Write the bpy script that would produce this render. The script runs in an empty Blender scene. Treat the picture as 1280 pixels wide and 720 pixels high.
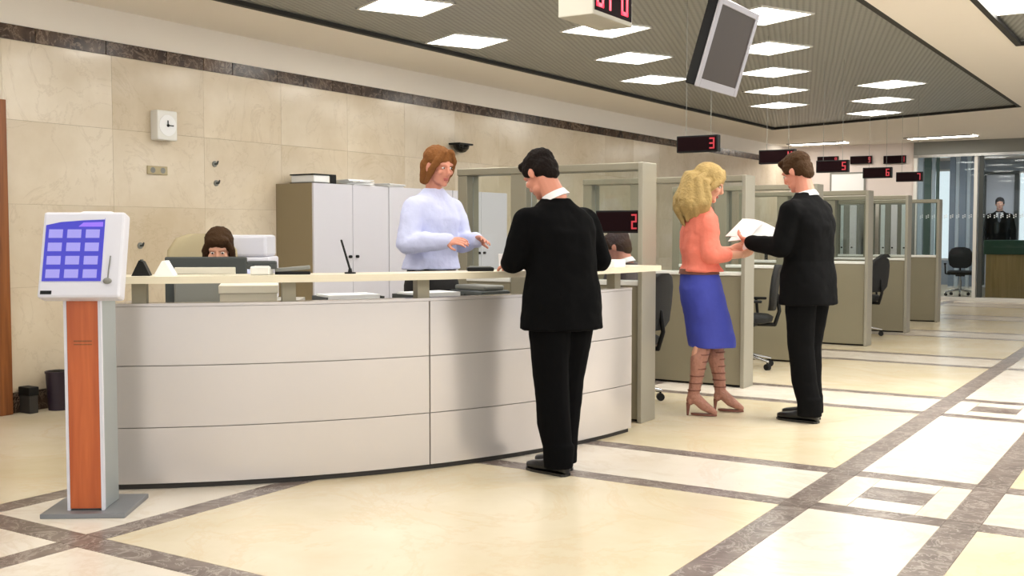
import bpy, bmesh, math, random
from mathutils import Vector, Matrix, Euler
random.seed(11)
SC = bpy.context.scene
COL = SC.collection
R = math.radians
PI = math.pi

# ------------------------------------------------------------------ camera, world, exposure
F_PX, PITCH, YAW, HC = 1361.0, 2.944, 32.314, 1.30
cam_d = bpy.data.cameras.new('camera')
cam_d.sensor_width = 36.0
cam_d.lens = 36.0 * F_PX / 1280.0
cam_d.clip_start = 0.05
cam_d.clip_end = 200
cam = bpy.data.objects.new('camera', cam_d)
COL.objects.link(cam)
cam.location = (0, 0, HC)
cam.rotation_euler = (R(90 - PITCH), 0, R(YAW))
SC.camera = cam

world = bpy.data.worlds.new('world')
SC.world = world
world.use_nodes = True
wb = world.node_tree.nodes['Background']
wb.inputs[0].default_value = (0.93, 0.96, 1.0, 1)
wb.inputs[1].default_value = 1.3

SC.view_settings.view_transform = 'Standard'
SC.view_settings.look = 'None'
SC.view_settings.gamma = 1.0
SC.view_settings.use_curve_mapping = False
SC.view_settings.exposure = 0.0
LAMP = 17.0          # strength of the ceiling diffusers

# pixel helpers (1280x720): a pixel is a direction, the distance comes from a plane it lies on
_p, _y = R(PITCH), R(YAW)
FW = Vector((-math.sin(_y) * math.cos(_p), math.cos(_y) * math.cos(_p), -math.sin(_p)))
RT = Vector((math.cos(_y), math.sin(_y), 0))
UP = RT.cross(FW)
CP = Vector((0, 0, HC))
def ray(u, v): return FW + RT * ((u - 640) / F_PX) - UP * ((v - 360) / F_PX)
def onz(u, v, z=0.0): d = ray(u, v); return CP + d * ((z - HC) / d.z)
def onx(u, v, x): d = ray(u, v); return CP + d * (x / d.x)
def ony(u, v, y): d = ray(u, v); return CP + d * (y / d.y)

# ------------------------------------------------------------------ materials
MATS = {}
def s2l(c):
    return tuple((x / 255 / 12.92 if x / 255 <= 0.04045 else ((x / 255 + 0.055) / 1.055) ** 2.4) for x in c)
def mat(name, rgb, rough=0.5, metal=0.0, spec=0.5, bump=0.0, bscale=40, vary=0.0, vscale=6, emit=None, estr=1.0, coat=0.0, sheen=0.0):
    m = bpy.data.materials.new(name); MATS[name] = m
    m.use_nodes = True
    nt = m.node_tree; N = nt.nodes; L = nt.links
    b = N['Principled BSDF']
    c = s2l(rgb)
    b.inputs['Base Color'].default_value = (*c, 1)
    b.inputs['Roughness'].default_value = rough
    b.inputs['Metallic'].default_value = metal
    b.inputs['Specular IOR Level'].default_value = spec
    b.inputs['Coat Weight'].default_value = coat
    b.inputs['Coat Roughness'].default_value = 0.08
    b.inputs['Sheen Weight'].default_value = sheen
    if emit:
        b.inputs['Emission Color'].default_value = (*s2l(emit), 1)
        b.inputs['Emission Strength'].default_value = estr
    tc = N.new('ShaderNodeTexCoord')
    if vary:
        n = N.new('ShaderNodeTexNoise'); n.inputs['Scale'].default_value = vscale; n.inputs['Detail'].default_value = 5
        L.new(tc.outputs['Object'], n.inputs['Vector'])
        mx = N.new('ShaderNodeMix'); mx.data_type = 'RGBA'
        mx.inputs[6].default_value = (*[x * (1 - vary) for x in c], 1)
        mx.inputs[7].default_value = (*[min(1, x * (1 + vary)) for x in c], 1)
        L.new(n.outputs['Fac'], mx.inputs[0]); L.new(mx.outputs[2], b.inputs['Base Color'])
    if bump:
        n = N.new('ShaderNodeTexNoise'); n.inputs['Scale'].default_value = bscale; n.inputs['Detail'].default_value = 4
        L.new(tc.outputs['Object'], n.inputs['Vector'])
        bp = N.new('ShaderNodeBump'); bp.inputs['Strength'].default_value = bump; bp.inputs['Distance'].default_value = 0.02
        L.new(n.outputs['Fac'], bp.inputs['Height']); L.new(bp.outputs[0], b.inputs['Normal'])
    return m

def marble(name, ca, cb, vein, rough=0.15, scale=1.2, vamt=0.5, vscale=2.5, rnd=0.08, spec=0.5, lo=0.46, hi=0.54):
    m = bpy.data.materials.new(name); MATS[name] = m
    m.use_nodes = True
    nt = m.node_tree; N = nt.nodes; L = nt.links
    b = N['Principled BSDF']
    b.inputs['Roughness'].default_value = rough
    b.inputs['Specular IOR Level'].default_value = spec
    geo = N.new('ShaderNodeNewGeometry')
    oi = N.new('ShaderNodeObjectInfo')
    off = N.new('ShaderNodeVectorMath'); off.operation = 'SCALE'
    comb = N.new('ShaderNodeCombineXYZ')
    for k in range(3): L.new(oi.outputs['Random'], comb.inputs[k])
    L.new(comb.outputs[0], off.inputs[0]); off.inputs['Scale'].default_value = 37.0
    add = N.new('ShaderNodeVectorMath'); add.operation = 'ADD'
    L.new(geo.outputs['Position'], add.inputs[0]); L.new(off.outputs[0], add.inputs[1])
    n1 = N.new('ShaderNodeTexNoise'); n1.inputs['Scale'].default_value = scale; n1.inputs['Detail'].default_value = 6; n1.inputs['Roughness'].default_value = 0.6
    L.new(add.outputs[0], n1.inputs['Vector'])
    r1 = N.new('ShaderNodeValToRGB')
    r1.color_ramp.elements[0].position = 0.35; r1.color_ramp.elements[0].color = (*s2l(ca), 1)
    r1.color_ramp.elements[1].position = 0.65; r1.color_ramp.elements[1].color = (*s2l(cb), 1)
    L.new(n1.outputs['Fac'], r1.inputs[0])
    n2 = N.new('ShaderNodeTexNoise'); n2.inputs['Scale'].default_value = vscale; n2.inputs['Detail'].default_value = 8; n2.inputs['Roughness'].default_value = 0.65; n2.inputs['Distortion'].default_value = 1.6
    L.new(add.outputs[0], n2.inputs['Vector'])
    r2 = N.new('ShaderNodeValToRGB')
    e = r2.color_ramp.elements
    e[0].position = lo; e[0].color = (0, 0, 0, 1); e[1].position = hi; e[1].color = (0, 0, 0, 1)
    mid = e.new((lo + hi) / 2); mid.color = (vamt, vamt, vamt, 1)
    L.new(n2.outputs['Fac'], r2.inputs[0])
    mx = N.new('ShaderNodeMix'); mx.data_type = 'RGBA'
    L.new(r2.outputs[0], mx.inputs[0]); L.new(r1.outputs[0], mx.inputs[6]); mx.inputs[7].default_value = (*s2l(vein), 1)
    hs = N.new('ShaderNodeHueSaturation')
    mr = N.new('ShaderNodeMapRange'); mr.inputs[3].default_value = 1 - rnd; mr.inputs[4].default_value = 1 + rnd
    L.new(oi.outputs['Random'], mr.inputs[0]); L.new(mr.outputs[0], hs.inputs['Value'])
    L.new(mx.outputs[2], hs.inputs['Color']); L.new(hs.outputs[0], b.inputs['Base Color'])
    return m

def wood(name, ca, cb, rough=0.4, axis=2, scale=5):
    m = bpy.data.materials.new(name); MATS[name] = m
    m.use_nodes = True
    nt = m.node_tree; N = nt.nodes; L = nt.links
    b = N['Principled BSDF']; b.inputs['Roughness'].default_value = rough
    tc = N.new('ShaderNodeTexCoord'); mp = N.new('ShaderNodeMapping')
    sc = [scale * 6] * 3; sc[axis] = scale * 0.35
    mp.inputs['Scale'].default_value = sc
    L.new(tc.outputs['Object'], mp.inputs[0])
    n = N.new('ShaderNodeTexNoise'); n.inputs['Scale'].default_value = 1.0; n.inputs['Detail'].default_value = 5; n.inputs['Distortion'].default_value = 0.6
    L.new(mp.outputs[0], n.inputs['Vector'])
    r = N.new('ShaderNodeValToRGB')
    r.color_ramp.elements[0].position = 0.3; r.color_ramp.elements[0].color = (*s2l(ca), 1)
    r.color_ramp.elements[1].position = 0.7; r.color_ramp.elements[1].color = (*s2l(cb), 1)
    L.new(n.outputs['Fac'], r.inputs[0]); L.new(r.outputs[0], b.inputs['Base Color'])
    return m

def glass(name, tint=(225, 235, 232), refl=0.08):
    m = bpy.data.materials.new(name); MATS[name] = m
    m.use_nodes = True
    nt = m.node_tree; N = nt.nodes; L = nt.links
    N.remove(N['Principled BSDF'])
    out = N['Material Output']
    t = N.new('ShaderNodeBsdfTransparent'); t.inputs[0].default_value = (*s2l(tint), 1)
    g = N.new('ShaderNodeBsdfGlossy'); g.inputs['Roughness'].default_value = 0.02
    lw = N.new('ShaderNodeFresnel'); lw.inputs['IOR'].default_value = 1.35
    mx = N.new('ShaderNodeMixShader')
    L.new(lw.outputs[0], mx.inputs[0]); L.new(t.outputs[0], mx.inputs[1]); L.new(g.outputs[0], mx.inputs[2])
    L.new(mx.outputs[0], out.inputs[0])
    return m

def emis(name, rgb, strength):
    m = bpy.data.materials.new(name); MATS[name] = m
    m.use_nodes = True
    nt = m.node_tree; N = nt.nodes; L = nt.links
    N.remove(N['Principled BSDF'])
    e = N.new('ShaderNodeEmission'); e.inputs[0].default_value = (*s2l(rgb), 1); e.inputs[1].default_value = strength
    L.new(e.outputs[0], N['Material Output'].inputs[0])
    return m

def slat_ceiling(name):
    m = bpy.data.materials.new(name); MATS[name] = m
    m.use_nodes = True
    nt = m.node_tree; N = nt.nodes; L = nt.links
    b = N['Principled BSDF']
    b.inputs['Metallic'].default_value = 0.35; b.inputs['Roughness'].default_value = 0.42
    geo = N.new('ShaderNodeNewGeometry'); mp = N.new('ShaderNodeMapping')
    mp.inputs['Rotation'].default_value = (0, 0, R(-17.5))
    L.new(geo.outputs['Position'], mp.inputs[0])
    w = N.new('ShaderNodeTexWave'); w.wave_type = 'BANDS'; w.bands_direction = 'X'; w.inputs['Scale'].default_value = 6.5
    w.inputs['Distortion'].default_value = 0
    L.new(mp.outputs[0], w.inputs[0])
    w2 = N.new('ShaderNodeTexWave'); w2.wave_type = 'BANDS'; w2.bands_direction = 'Y'; w2.inputs['Scale'].default_value = 6.5
    L.new(mp.outputs[0], w2.inputs[0])
    mxm = N.new('ShaderNodeMath'); mxm.operation = 'MULTIPLY_ADD'; mxm.inputs[1].default_value = 0.3
    L.new(w2.outputs['Fac'], mxm.inputs[0]); L.new(w.outputs['Fac'], mxm.inputs[2])
    r = N.new('ShaderNodeValToRGB')
    r.color_ramp.elements[0].position = 0.15; r.color_ramp.elements[0].color = (*s2l((134, 135, 129)), 1)
    r.color_ramp.elements[1].position = 0.75; r.color_ramp.elements[1].color = (*s2l((158, 159, 153)), 1)
    L.new(mxm.outputs[0], r.inputs[0]); L.new(r.outputs[0], b.inputs['Base Color'])
    bp = N.new('ShaderNodeBump'); bp.inputs['Strength'].default_value = 0.2; bp.inputs['Distance'].default_value = 0.02
    L.new(mxm.outputs[0], bp.inputs['Height']); L.new(bp.outputs[0], b.inputs['Normal'])
    return m

marble('wall_marble', (204, 187, 160), (224, 211, 190), (164, 142, 112), rough=0.16, scale=0.9, vamt=0.2, vscale=1.3, rnd=0.03, spec=0.45, lo=0.485, hi=0.515)
marble('floor_marble', (214, 199, 166), (228, 216, 192), (216, 190, 152), rough=0.24, scale=0.9, vamt=0.35, vscale=0.9, rnd=0.03, spec=0.4, lo=0.47, hi=0.53)
marble('floor_pale', (224, 212, 196), (232, 224, 212), (214, 197, 174), rough=0.24, scale=1.5, vamt=0.4, vscale=1.5, rnd=0.02, spec=0.4)
marble('dark_marble', (62, 48, 40), (104, 88, 78), (176, 164, 152), rough=0.22, scale=7, vamt=0.75, vscale=7, rnd=0.2, spec=0.35, lo=0.47, hi=0.53)
marble('band_marble', (98, 84, 77), (134, 120, 112), (190, 180, 172), rough=0.3, scale=7, vamt=0.7, vscale=6, rnd=0.1, spec=0.4, lo=0.47, hi=0.53)
marble('stripe_marble', (44, 30, 24), (84, 66, 52), (150, 130, 112), rough=0.22, scale=6, vamt=0.6, vscale=6, rnd=0.35, spec=0.35, lo=0.47, hi=0.53)
mat('grout', (178, 160, 132), 0.8)
mat('grout_pale', (200, 188, 165), 0.8)
mat('plaster', (238, 231, 221), 0.85)
mat('plaster_far', (226, 214, 208), 0.8)
slat_ceiling('slat_ceiling')
mat('shadow_gap', (40, 38, 34), 0.7)
emis('diffuser', (255, 252, 244), LAMP)
emis('strip_glow', (255, 250, 240), 22.0)
emis('diffuser_back', (250, 252, 255), 26.0)
mat('box_grey', (186, 181, 168), 0.5)
mat('white_metal', (228, 226, 220), 0.4)
mat('counter_silver', (208, 201, 197), 0.24, metal=0.45, spec=0.5, vary=0.02, vscale=3)
mat('counter_trim', (150, 145, 138), 0.4, metal=0.6)
mat('dark_plinth', (46, 42, 38), 0.6)
mat('ledge_cream', (226, 216, 192), 0.32, vary=0.04, vscale=14)
mat('desk_grey', (188, 184, 176), 0.5)
mat('frame_olive', (146, 140, 122), 0.45, metal=0.25)
mat('post_face', (158, 153, 138), 0.45, metal=0.25)
mat('panel_olive', (132, 124, 102), 0.55, vary=0.04, vscale=5)
glass('clear_glass', (246, 249, 248))
glass('tinted_glass', (238, 243, 244))
mat('frost', (232, 238, 240), 0.6)
wood('orange_wood', (176, 84, 40), (200, 104, 54), 0.35)
wood('door_wood', (112, 62, 26), (150, 90, 44), 0.4)
wood('desk_wood', (150, 122, 70), (178, 146, 92), 0.45, axis=2, scale=3)
mat('kiosk_grey', (166, 172, 172), 0.4, metal=0.3)
mat('plate_grey', (136, 138, 142), 0.45, metal=0.4)
mat('kiosk_white', (218, 217, 226), 0.35)
mat('screen_blue', (50, 50, 150), 0.2, emit=(86, 84, 190), estr=0.6)
mat('screen_icon', (120, 116, 190), 0.2, emit=(176, 170, 232), estr=0.5)
mat('screen_head', (120, 90, 200), 0.2, emit=(130, 105, 215), estr=0.8)
mat('screen_text', (120, 120, 150), 0.3, emit=(120, 120, 160), estr=0.5)
mat('black_plastic', (11, 11, 11), 0.55, spec=0.3)
mat('black_gloss', (10, 10, 10), 0.12)
mat('dark_grey', (62, 66, 64), 0.5)
mat('mid_grey', (128, 128, 122), 0.5)
mat('paper', (240, 240, 240), 0.7)
mat('cream_box', (232, 224, 205), 0.6)
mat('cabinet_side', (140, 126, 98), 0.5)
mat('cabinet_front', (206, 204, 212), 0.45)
mat('led_off', (24, 6, 9), 0.7, spec=0.08)
mat('led_red', (220, 40, 60), 0.4, emit=(255, 70, 95), estr=1.6)
mat('led_dull', (150, 30, 40), 0.4, emit=(235, 80, 90), estr=0.45)
mat('chrome', (190, 190, 188), 0.22, metal=0.9)
mat('silver', (176, 172, 176), 0.35, metal=0.6)
mat('tv_screen', (62, 54, 48), 0.35, spec=0.2)
mat('chair_black', (20, 20, 20), 0.75, bump=0.2, bscale=120)
mat('chair_beige', (176, 162, 128), 0.7)
mat('bin_purple', (40, 26, 40), 0.5)
mat('skin', (214, 160, 134), 0.5, spec=0.35)
mat('skin_ruddy', (206, 140, 118), 0.5, spec=0.35)
mat('lips', (176, 92, 84), 0.45)
mat('eye_white', (230, 226, 220), 0.3)
mat('iris', (40, 28, 20), 0.25)
mat('suit_black', (7, 7, 8), 0.9, spec=0.08, bump=0.12, bscale=14)
mat('suit_dark', (12, 12, 13), 0.9, spec=0.1, bump=0.12, bscale=14)
mat('shirt_white', (236, 234, 236), 0.75, bump=0.15, bscale=22)
mat('blouse', (198, 202, 234), 0.75, bump=0.35, bscale=16)
mat('coral', (232, 124, 104), 0.75, bump=0.5, bscale=15, vary=0.12, vscale=14)
mat('skirt_blue', (58, 68, 170), 0.7, bump=0.35, bscale=9, vary=0.15, vscale=7)
mat('skirt_black', (20, 18, 18), 0.8, bump=0.2, bscale=14)
mat('boot_tan', (168, 118, 100), 0.6, bump=0.6, bscale=60, vary=0.25, vscale=40)
mat('boot_lace', (120, 72, 58), 0.6)
mat('shoe_black', (14, 12, 12), 0.3)
mat('hair_dark', (22, 14, 11), 0.8, spec=0.15, bump=0.5, bscale=70)
mat('hair_brown', (64, 44, 26), 0.8, spec=0.15, bump=0.5, bscale=70)
mat('hair_auburn', (128, 82, 44), 0.8, spec=0.15, bump=0.5, bscale=70)
mat('hair_blonde', (168, 142, 92), 0.75, spec=0.2, bump=0.5, bscale=60, vary=0.3, vscale=22)
mat('tie', (90, 92, 100), 0.6)
mat('grey_jacket', (74, 64, 66), 0.8, bump=0.2, bscale=14)
mat('green_top', (24, 66, 44), 0.35)
mat('blind_blue', (140, 152, 166), 0.55)
mat('blind_pale', (206, 216, 222), 0.55)
mat('blind_green', (86, 108, 98), 0.5)
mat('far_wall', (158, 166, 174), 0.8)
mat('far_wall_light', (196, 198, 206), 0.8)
mat('far_floor', (150, 150, 165), 0.4)

# ------------------------------------------------------------------ mesh builder
class MB:
    def __init__(s): s.bm = bmesh.new()
    def box(s, a, b, M=None):
        x0, y0, z0 = a; x1, y1, z1 = b
        vs = [s.bm.verts.new(p) for p in ((x0,y0,z0),(x1,y0,z0),(x1,y1,z0),(x0,y1,z0),(x0,y0,z1),(x1,y0,z1),(x1,y1,z1),(x0,y1,z1))]
        for f in ((3,2,1,0),(4,5,6,7),(0,1,5,4),(1,2,6,5),(2,3,7,6),(3,0,4,7)): s.bm.faces.new([vs[i] for i in f])
        if M is not None:
            for v in vs: v.co = M @ v.co
        return s
    def rbox(s, a, b, r=0.01, seg=2, M=None):
        t = bmesh.new(); o = s.bm; s.bm = t; s.box(a, b); s.bm = o
        bmesh.ops.bevel(t, geom=t.edges[:], offset=r, segments=seg, affect='EDGES', profile=0.5)
        s.merge(t, M); return s
    def merge(s, t, M=None):
        mp = {}
        for v in t.verts: mp[v] = s.bm.verts.new(M @ v.co if M is not None else v.co)
        for f in t.faces:
            try: s.bm.faces.new([mp[v] for v in f.verts])
            except ValueError: pass
        t.free()
    def prism(s, pts, z0, z1, M=None):
        lo = [s.bm.verts.new((p[0], p[1], z0)) for p in pts]; hi = [s.bm.verts.new((p[0], p[1], z1)) for p in pts]
        n = len(pts)
        s.bm.faces.new(lo[::-1]); s.bm.faces.new(hi)
        for i in range(n): s.bm.faces.new((lo[i], lo[(i+1)%n], hi[(i+1)%n], hi[i]))
        if M is not None:
            for v in lo + hi: v.co = M @ v.co
        return s
    def loft(s, rings, cap=True):
        """rings: lists of equally many points"""
        rv = [[s.bm.verts.new(p) for p in r] for r in rings]
        n = len(rv[0])
        for a, b in zip(rv, rv[1:]):
            for i in range(n): s.bm.faces.new((a[i], a[(i+1)%n], b[(i+1)%n], b[i]))
        if cap: s.bm.faces.new(rv[0][::-1]); s.bm.faces.new(rv[-1])
        return s
    def ering(s, c, ax, ay, n=24, e=1.0):
        c = Vector(c); ax = Vector(ax); ay = Vector(ay); out = []
        for i in range(n):
            t = 2*PI*i/n; ct, st = math.cos(t), math.sin(t)
            out.append(c + ax*math.copysign(abs(ct)**e, ct) + ay*math.copysign(abs(st)**e, st))
        return out
    def tube(s, p0, p1, r0, r1=None, n=12, caps=False):
        p0 = Vector(p0); p1 = Vector(p1); r1 = r0 if r1 is None else r1
        d = (p1 - p0).normalized()
        a = d.cross(Vector((0,0,1)) if abs(d.z) < 0.9 else Vector((1,0,0))).normalized(); b = d.cross(a)
        rs = []
        if caps:
            for k in (0.05, 0.45, 0.8): rs.append(s.ering(p0 - d*r0*math.sqrt(max(0, 1-k*k)), a*r0*k, b*r0*k, n))
        rs.append(s.ering(p0, a*r0, b*r0, n)); rs.append(s.ering(p1, a*r1, b*r1, n))
        if caps:
            for k in (0.8, 0.45, 0.05): rs.append(s.ering(p1 + d*r1*math.sqrt(max(0, 1-k*k)), a*r1*k, b*r1*k, n))
        return s.loft(rs)
    def path(s, pts, rads, n=12):
        for (a, b, ra, rb) in zip(pts, pts[1:], rads, rads[1:]): s.tube(a, b, ra, rb, n, True)
        return s
    def ell(s, c, r, M=None, n=16):
        t = bmesh.new(); bmesh.ops.create_uvsphere(t, u_segments=n, v_segments=max(8, n//2+2), radius=1)
        T = Matrix.Translation(c) @ Matrix.Diagonal((*r, 1))
        if M is not None: T = M @ T
        s.merge(t, T); return s
    def cyl(s, c, r, h, n=20, r2=None):
        c = Vector(c); return s.tube(c, c + Vector((0,0,h)), r, r2, n)
    def arc(s, cx, cy, r0, r1, a0, a1, z0, z1, n=24):
        """curved slab"""
        rings = []
        for i in range(n+1):
            a = a0 + (a1-a0)*i/n; c, q = math.cos(a), math.sin(a)
            rings.append([(cx+r0*c, cy+r0*q, z0), (cx+r1*c, cy+r1*q, z0), (cx+r1*c, cy+r1*q, z1), (cx+r0*c, cy+r0*q, z1)])
        return s.loft(rings)
    def build(s, name, m, parent=None, smooth=None, loc=None, rotz=0, bevel=0.0):
        me = bpy.data.meshes.new(name)
        bmesh.ops.recalc_face_normals(s.bm, faces=s.bm.faces[:])
        if bevel: bmesh.ops.bevel(s.bm, geom=s.bm.edges[:], offset=bevel, segments=2, affect='EDGES')
        s.bm.to_mesh(me); s.bm.free()
        me.materials.append(MATS[m] if isinstance(m, str) else m)
        if smooth is not None:
            me.polygons.foreach_set('use_smooth', [True]*len(me.polygons))
            if smooth < 180: me.set_sharp_from_angle(angle=R(smooth))
        o = bpy.data.objects.new(name, me); COL.objects.link(o)
        if loc is not None: o.location = loc
        o.rotation_euler[2] = rotz
        if parent is not None: o.parent = parent
        return o

def inst(name, me, parent=None, loc=(0,0,0), rot=(0,0,0)):
    o = bpy.data.objects.new(name, me); COL.objects.link(o); o.location = loc; o.rotation_euler = rot
    if parent is not None: o.parent = parent
    return o
def tag(o, label=None, cat=None, group=None, kind=None):
    if label: o['label'] = label
    if cat: o['category'] = cat
    if group: o['group'] = group
    if kind: o['kind'] = kind
    return o
def empty(name, loc=(0,0,0), rotz=0, label=None, cat=None, group=None, kind=None):
    o = bpy.data.objects.new(name, None); COL.objects.link(o); o.empty_display_size = 0.1
    o.location = loc; o.rotation_euler[2] = rotz
    return tag(o, label, cat, group, kind)
def copy_tree(o, parent=None):
    c = o.copy(); COL.objects.link(c)
    if parent is not None: c.parent = parent
    for ch in list(o.children): copy_tree(ch, c)
    return c
def BX(name, a, b, m, parent=None, bevel=0.0):
    return MB().box(a, b).build(name, m, parent, bevel=bevel)

# ------------------------------------------------------------------ room shell
WX = -7.18      # left wall face
ZS = 3.02       # soffit height
YF = 22.0       # glazed far wall
XR, YB = 5.0, -5.0

# floor: grid of dark bands, marble fields, inlays
fl = MB().box((WX-0.2, YB, -0.12), (XR, YF+7, -0.004)).build('floor', 'grout_pale'); tag(fl, kind='structure')
J = 0.0015
def piece(name, x0, x1, y0, y1, m, z=0.0):
    return MB().box((x0+J, y0+J, -0.004), (x1-J, y1-J, z)).build(name, m, fl)
xb = [(-4.82, -4.68), (-4.025, -3.89), (-1.67, -1.53), (-0.94, -0.79), (1.45, 1.59), (2.18, 2.32)]
yb = []
for k in range(-2, 7):
    yb.append((5.17+3.055*k-0.14, 5.17+3.055*k)); yb.append((5.98+3.05*k-0.14, 5.98+3.05*k))
yb = [b for b in sorted(yb) if b[1] > -1 and b[1] < YF-0.2]
xc = [WX] + [v for b in xb for v in b] + [XR]
yc = [YB] + [v for b in yb for v in b] + [YF]
for i in range(len(xc)-1):
    for j in range(len(yc)-1):
        x0, x1, y0, y1 = xc[i], xc[i+1], yc[j], yc[j+1]
        bx, by = i % 2 == 1, j % 2 == 1
        if bx or by:
            piece('marble_band', x0, x1, y0, y1, 'band_marble')
        elif (x1-x0) < 0.8 and (y1-y0) < 0.8:
            mx_, my_ = (x0+x1)/2, (y0+y1)/2; w, h = 0.155, 0.135
            for (a, b, c, d) in ((x0, mx_-w, y0, y1), (mx_+w, x1, y0, y1), (mx_-w, mx_+w, y0, my_-h), (mx_-w, mx_+w, my_+h, y1)):
                piece('marble_slab', a, b, c, d, 'floor_pale')
            piece('marble_inlay', mx_-w, mx_+w, my_-h, my_+h, 'band_marble')
        else:
            piece('marble_slab', x0, x1, y0, y1, 'floor_pale' if min(x1-x0, y1-y0) < 0.8 else 'floor_marble')

# left wall with marble slabs, dark stripe, plaster above
wl = MB().box((WX-0.2, YB, 0), (WX-0.008, YF+0.2, ZS+0.2)).build('wall_left', 'grout'); tag(wl, kind='structure')
def wslab(y0, y1, z0, z1, m, name='marble_slab', t=0.0):
    g = 0.001
    return MB().box((WX-0.008, y0+g, z0+g), (WX+t, y1-g, z1-g)).build(name, m, wl)
DOOR_Y = 4.62
zrows = [0.147, 0.90, 1.50, 2.10, 2.665]
y = DOOR_Y + 0.0
k = 0
while y < YF:
    y1 = min(y+0.92, YF)
    for r in range(4): wslab(y, y1, zrows[r], zrows[r+1], 'wall_marble')
    y = y1; k += 1
y = YB
while y < 3.5:
    y1 = min(y+1.1, 3.52)
    for r in range(4): wslab(y, y1, zrows[r], zrows[r+1], 'wall_marble')
    y = y1
wslab(3.52, DOOR_Y, 2.235, 2.665, 'wall_marble')
y = YB
while y < YF:
    L_ = random.uniform(0.32, 0.75); y1 = min(y+L_, YF)
    MB().box((WX-0.008, y+0.004, 2.667), (WX+0.006, y1-0.004, 2.772)).build('dark_marble_strip', 'stripe_marble', wl)
    y = y1
MB().box((WX-0.008, YB, 2.774), (WX, YF, ZS)).build('plaster_band', 'plaster', wl)
bb = MB().box((WX, YB, 0), (WX+0.004, 3.5, 0.14)).build('baseboard_left', 'grout'); tag(bb, kind='structure')
y = DOOR_Y+0.02
while y < YF:
    y1 = min(y+0.6, YF)
    MB().box((WX, y+0.001, 0.001), (WX+0.015, y1-0.001, 0.146)).build('dark_marble_strip', 'stripe_marble', bb); y = y1

# wooden door at the left edge
d1 = empty('door_1', (WX, 4.07, 0), kind='structure')
MB().rbox((0.0, -0.44, 0.005), (0.03, 0.44, 2.12), 0.004).build('door_leaf', 'door_wood', d1)
for a, b, c, d in ((-0.545, -0.445, 0, 2.23), (0.445, 0.545, 0, 2.23), (-0.445, 0.445, 2.13, 2.23)):
    MB().rbox((-0.004, a, c), (0.055, b, d), 0.005).build('door_frame', 'door_wood', d1)
h = MB().tube((0.03, -0.37, 1.02), (0.08, -0.37, 1.02), 0.012).tube((0.08, -0.37, 1.02), (0.08, -0.25, 1.02), 0.01, caps=True)
h.build('door_handle', 'chrome', d1, smooth=40)

# far wall, left of the glazing
wf = MB().box((WX-0.2, YF, 0), (-4.72, YF+0.2, ZS+0.2)).build('wall_far', 'plaster_far'); tag(wf, kind='structure')

# soffit (one plaster ceiling with two openings) and the slatted metal ceilings within
OA = [(-6.33, YB+0.3), (-2.2, YB+0.3), (-2.14, 16.5), (-6.15, 17.95)]     # opening over the hall
OB = [(-1.5, YB+0.3), (4.2, YB+0.3), (4.2, 11.1), (-1.5, 11.1)]            # second opening to the right
cl = MB()
def cq(pts): cl.prism(pts, ZS, ZS+0.16)
cq([(WX-0.2, YB), OA[0], OA[3], (WX-0.2, YF)])
cq([OA[3], OA[2], (-2.14, YF), (WX-0.2, YF)])
cq([(WX-0.2, YB), (XR, YB), (XR, OA[0][1]), (WX-0.2, OA[0][1])])
cq([OA[1], OB[0], OB[3], OA[2]])
cq([OB[3], OB[2], (4.2, YF), (-2.14, YF), OA[2]])
cq([(4.2, YB+0.3), (XR, YB+0.3), (XR, YF), (4.2, YF)])
ce = cl.build('ceiling', 'plaster'); tag(ce, kind='structure')
MB().prism(OA, ZS+0.03, ZS+0.06).build('slat_panel', 'slat_ceiling', ce)
MB().prism(OB, ZS+0.05, ZS+0.08).build('slat_panel', 'slat_ceiling', ce)
def edge_trim(P, n):
    for i in range(len(P)):
        a, b = Vector((*P[i], 0)), Vector((*P[(i+1) % len(P)], 0)); d = (b-a).normalized(); q = Vector((-d.y, d.x, 0))
        MB().prism([(a)[:2], (b)[:2], (b+q*0.05)[:2], (a+q*0.05)[:2]], ZS-0.004, ZS+0.03).build('edge_trim', 'shadow_gap', ce)
edge_trim(OA, 0); edge_trim(OB, 1)

# ------------------------------------------------------------------ ceiling lights
LE = 0.27
def light_proto():
    o = empty('ceiling_light')
    MB().box((-LE, -LE, -0.006), (LE, LE, -0.001)).build('diffuser', 'diffuser', o)
    f = MB()
    for a in range(4):
        f.box((-LE-0.02, LE, -0.012), (LE+0.02, LE+0.02, 0.0), Matrix.Rotation(a*PI/2, 4, 'Z'))
    f.build('frame', 'white_metal', o)
    return o
lp = light_proto(); first = True
base, a1, a2 = Vector((-5.25, 6.76)), Vector((-0.48, 1.53)), Vector((0.86, 1.69))
spots = [(0,0),(1,0),(0,1),(1,1),(2,1),(0,2),(1,2),(2,2),(3,2),(1,3),(2,3),(3,3)]
spots += [(-1,0),(-2,1),(-1,1),(-3,1),(-3,0),(-2,2),(-1,2),(-1,-1),(0,-1),(-2,-1),(0,-2),(-1,-2),(-2,0),(-1,-3),(0,-3)]
for (i, j) in spots:
    p = base + a1*i + a2*j
    if not (-5.9 < p.x < -2.55 and p.y > -3): continue
    o = lp if first else copy_tree(lp); first = False
    o.location = (p.x, p.y, ZS+0.03); o.rotation_euler[2] = R(63.4)
    tag(o, 'square glowing light panel in the grey slatted ceiling', 'ceiling light', 'square lights of the slatted ceiling')
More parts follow.
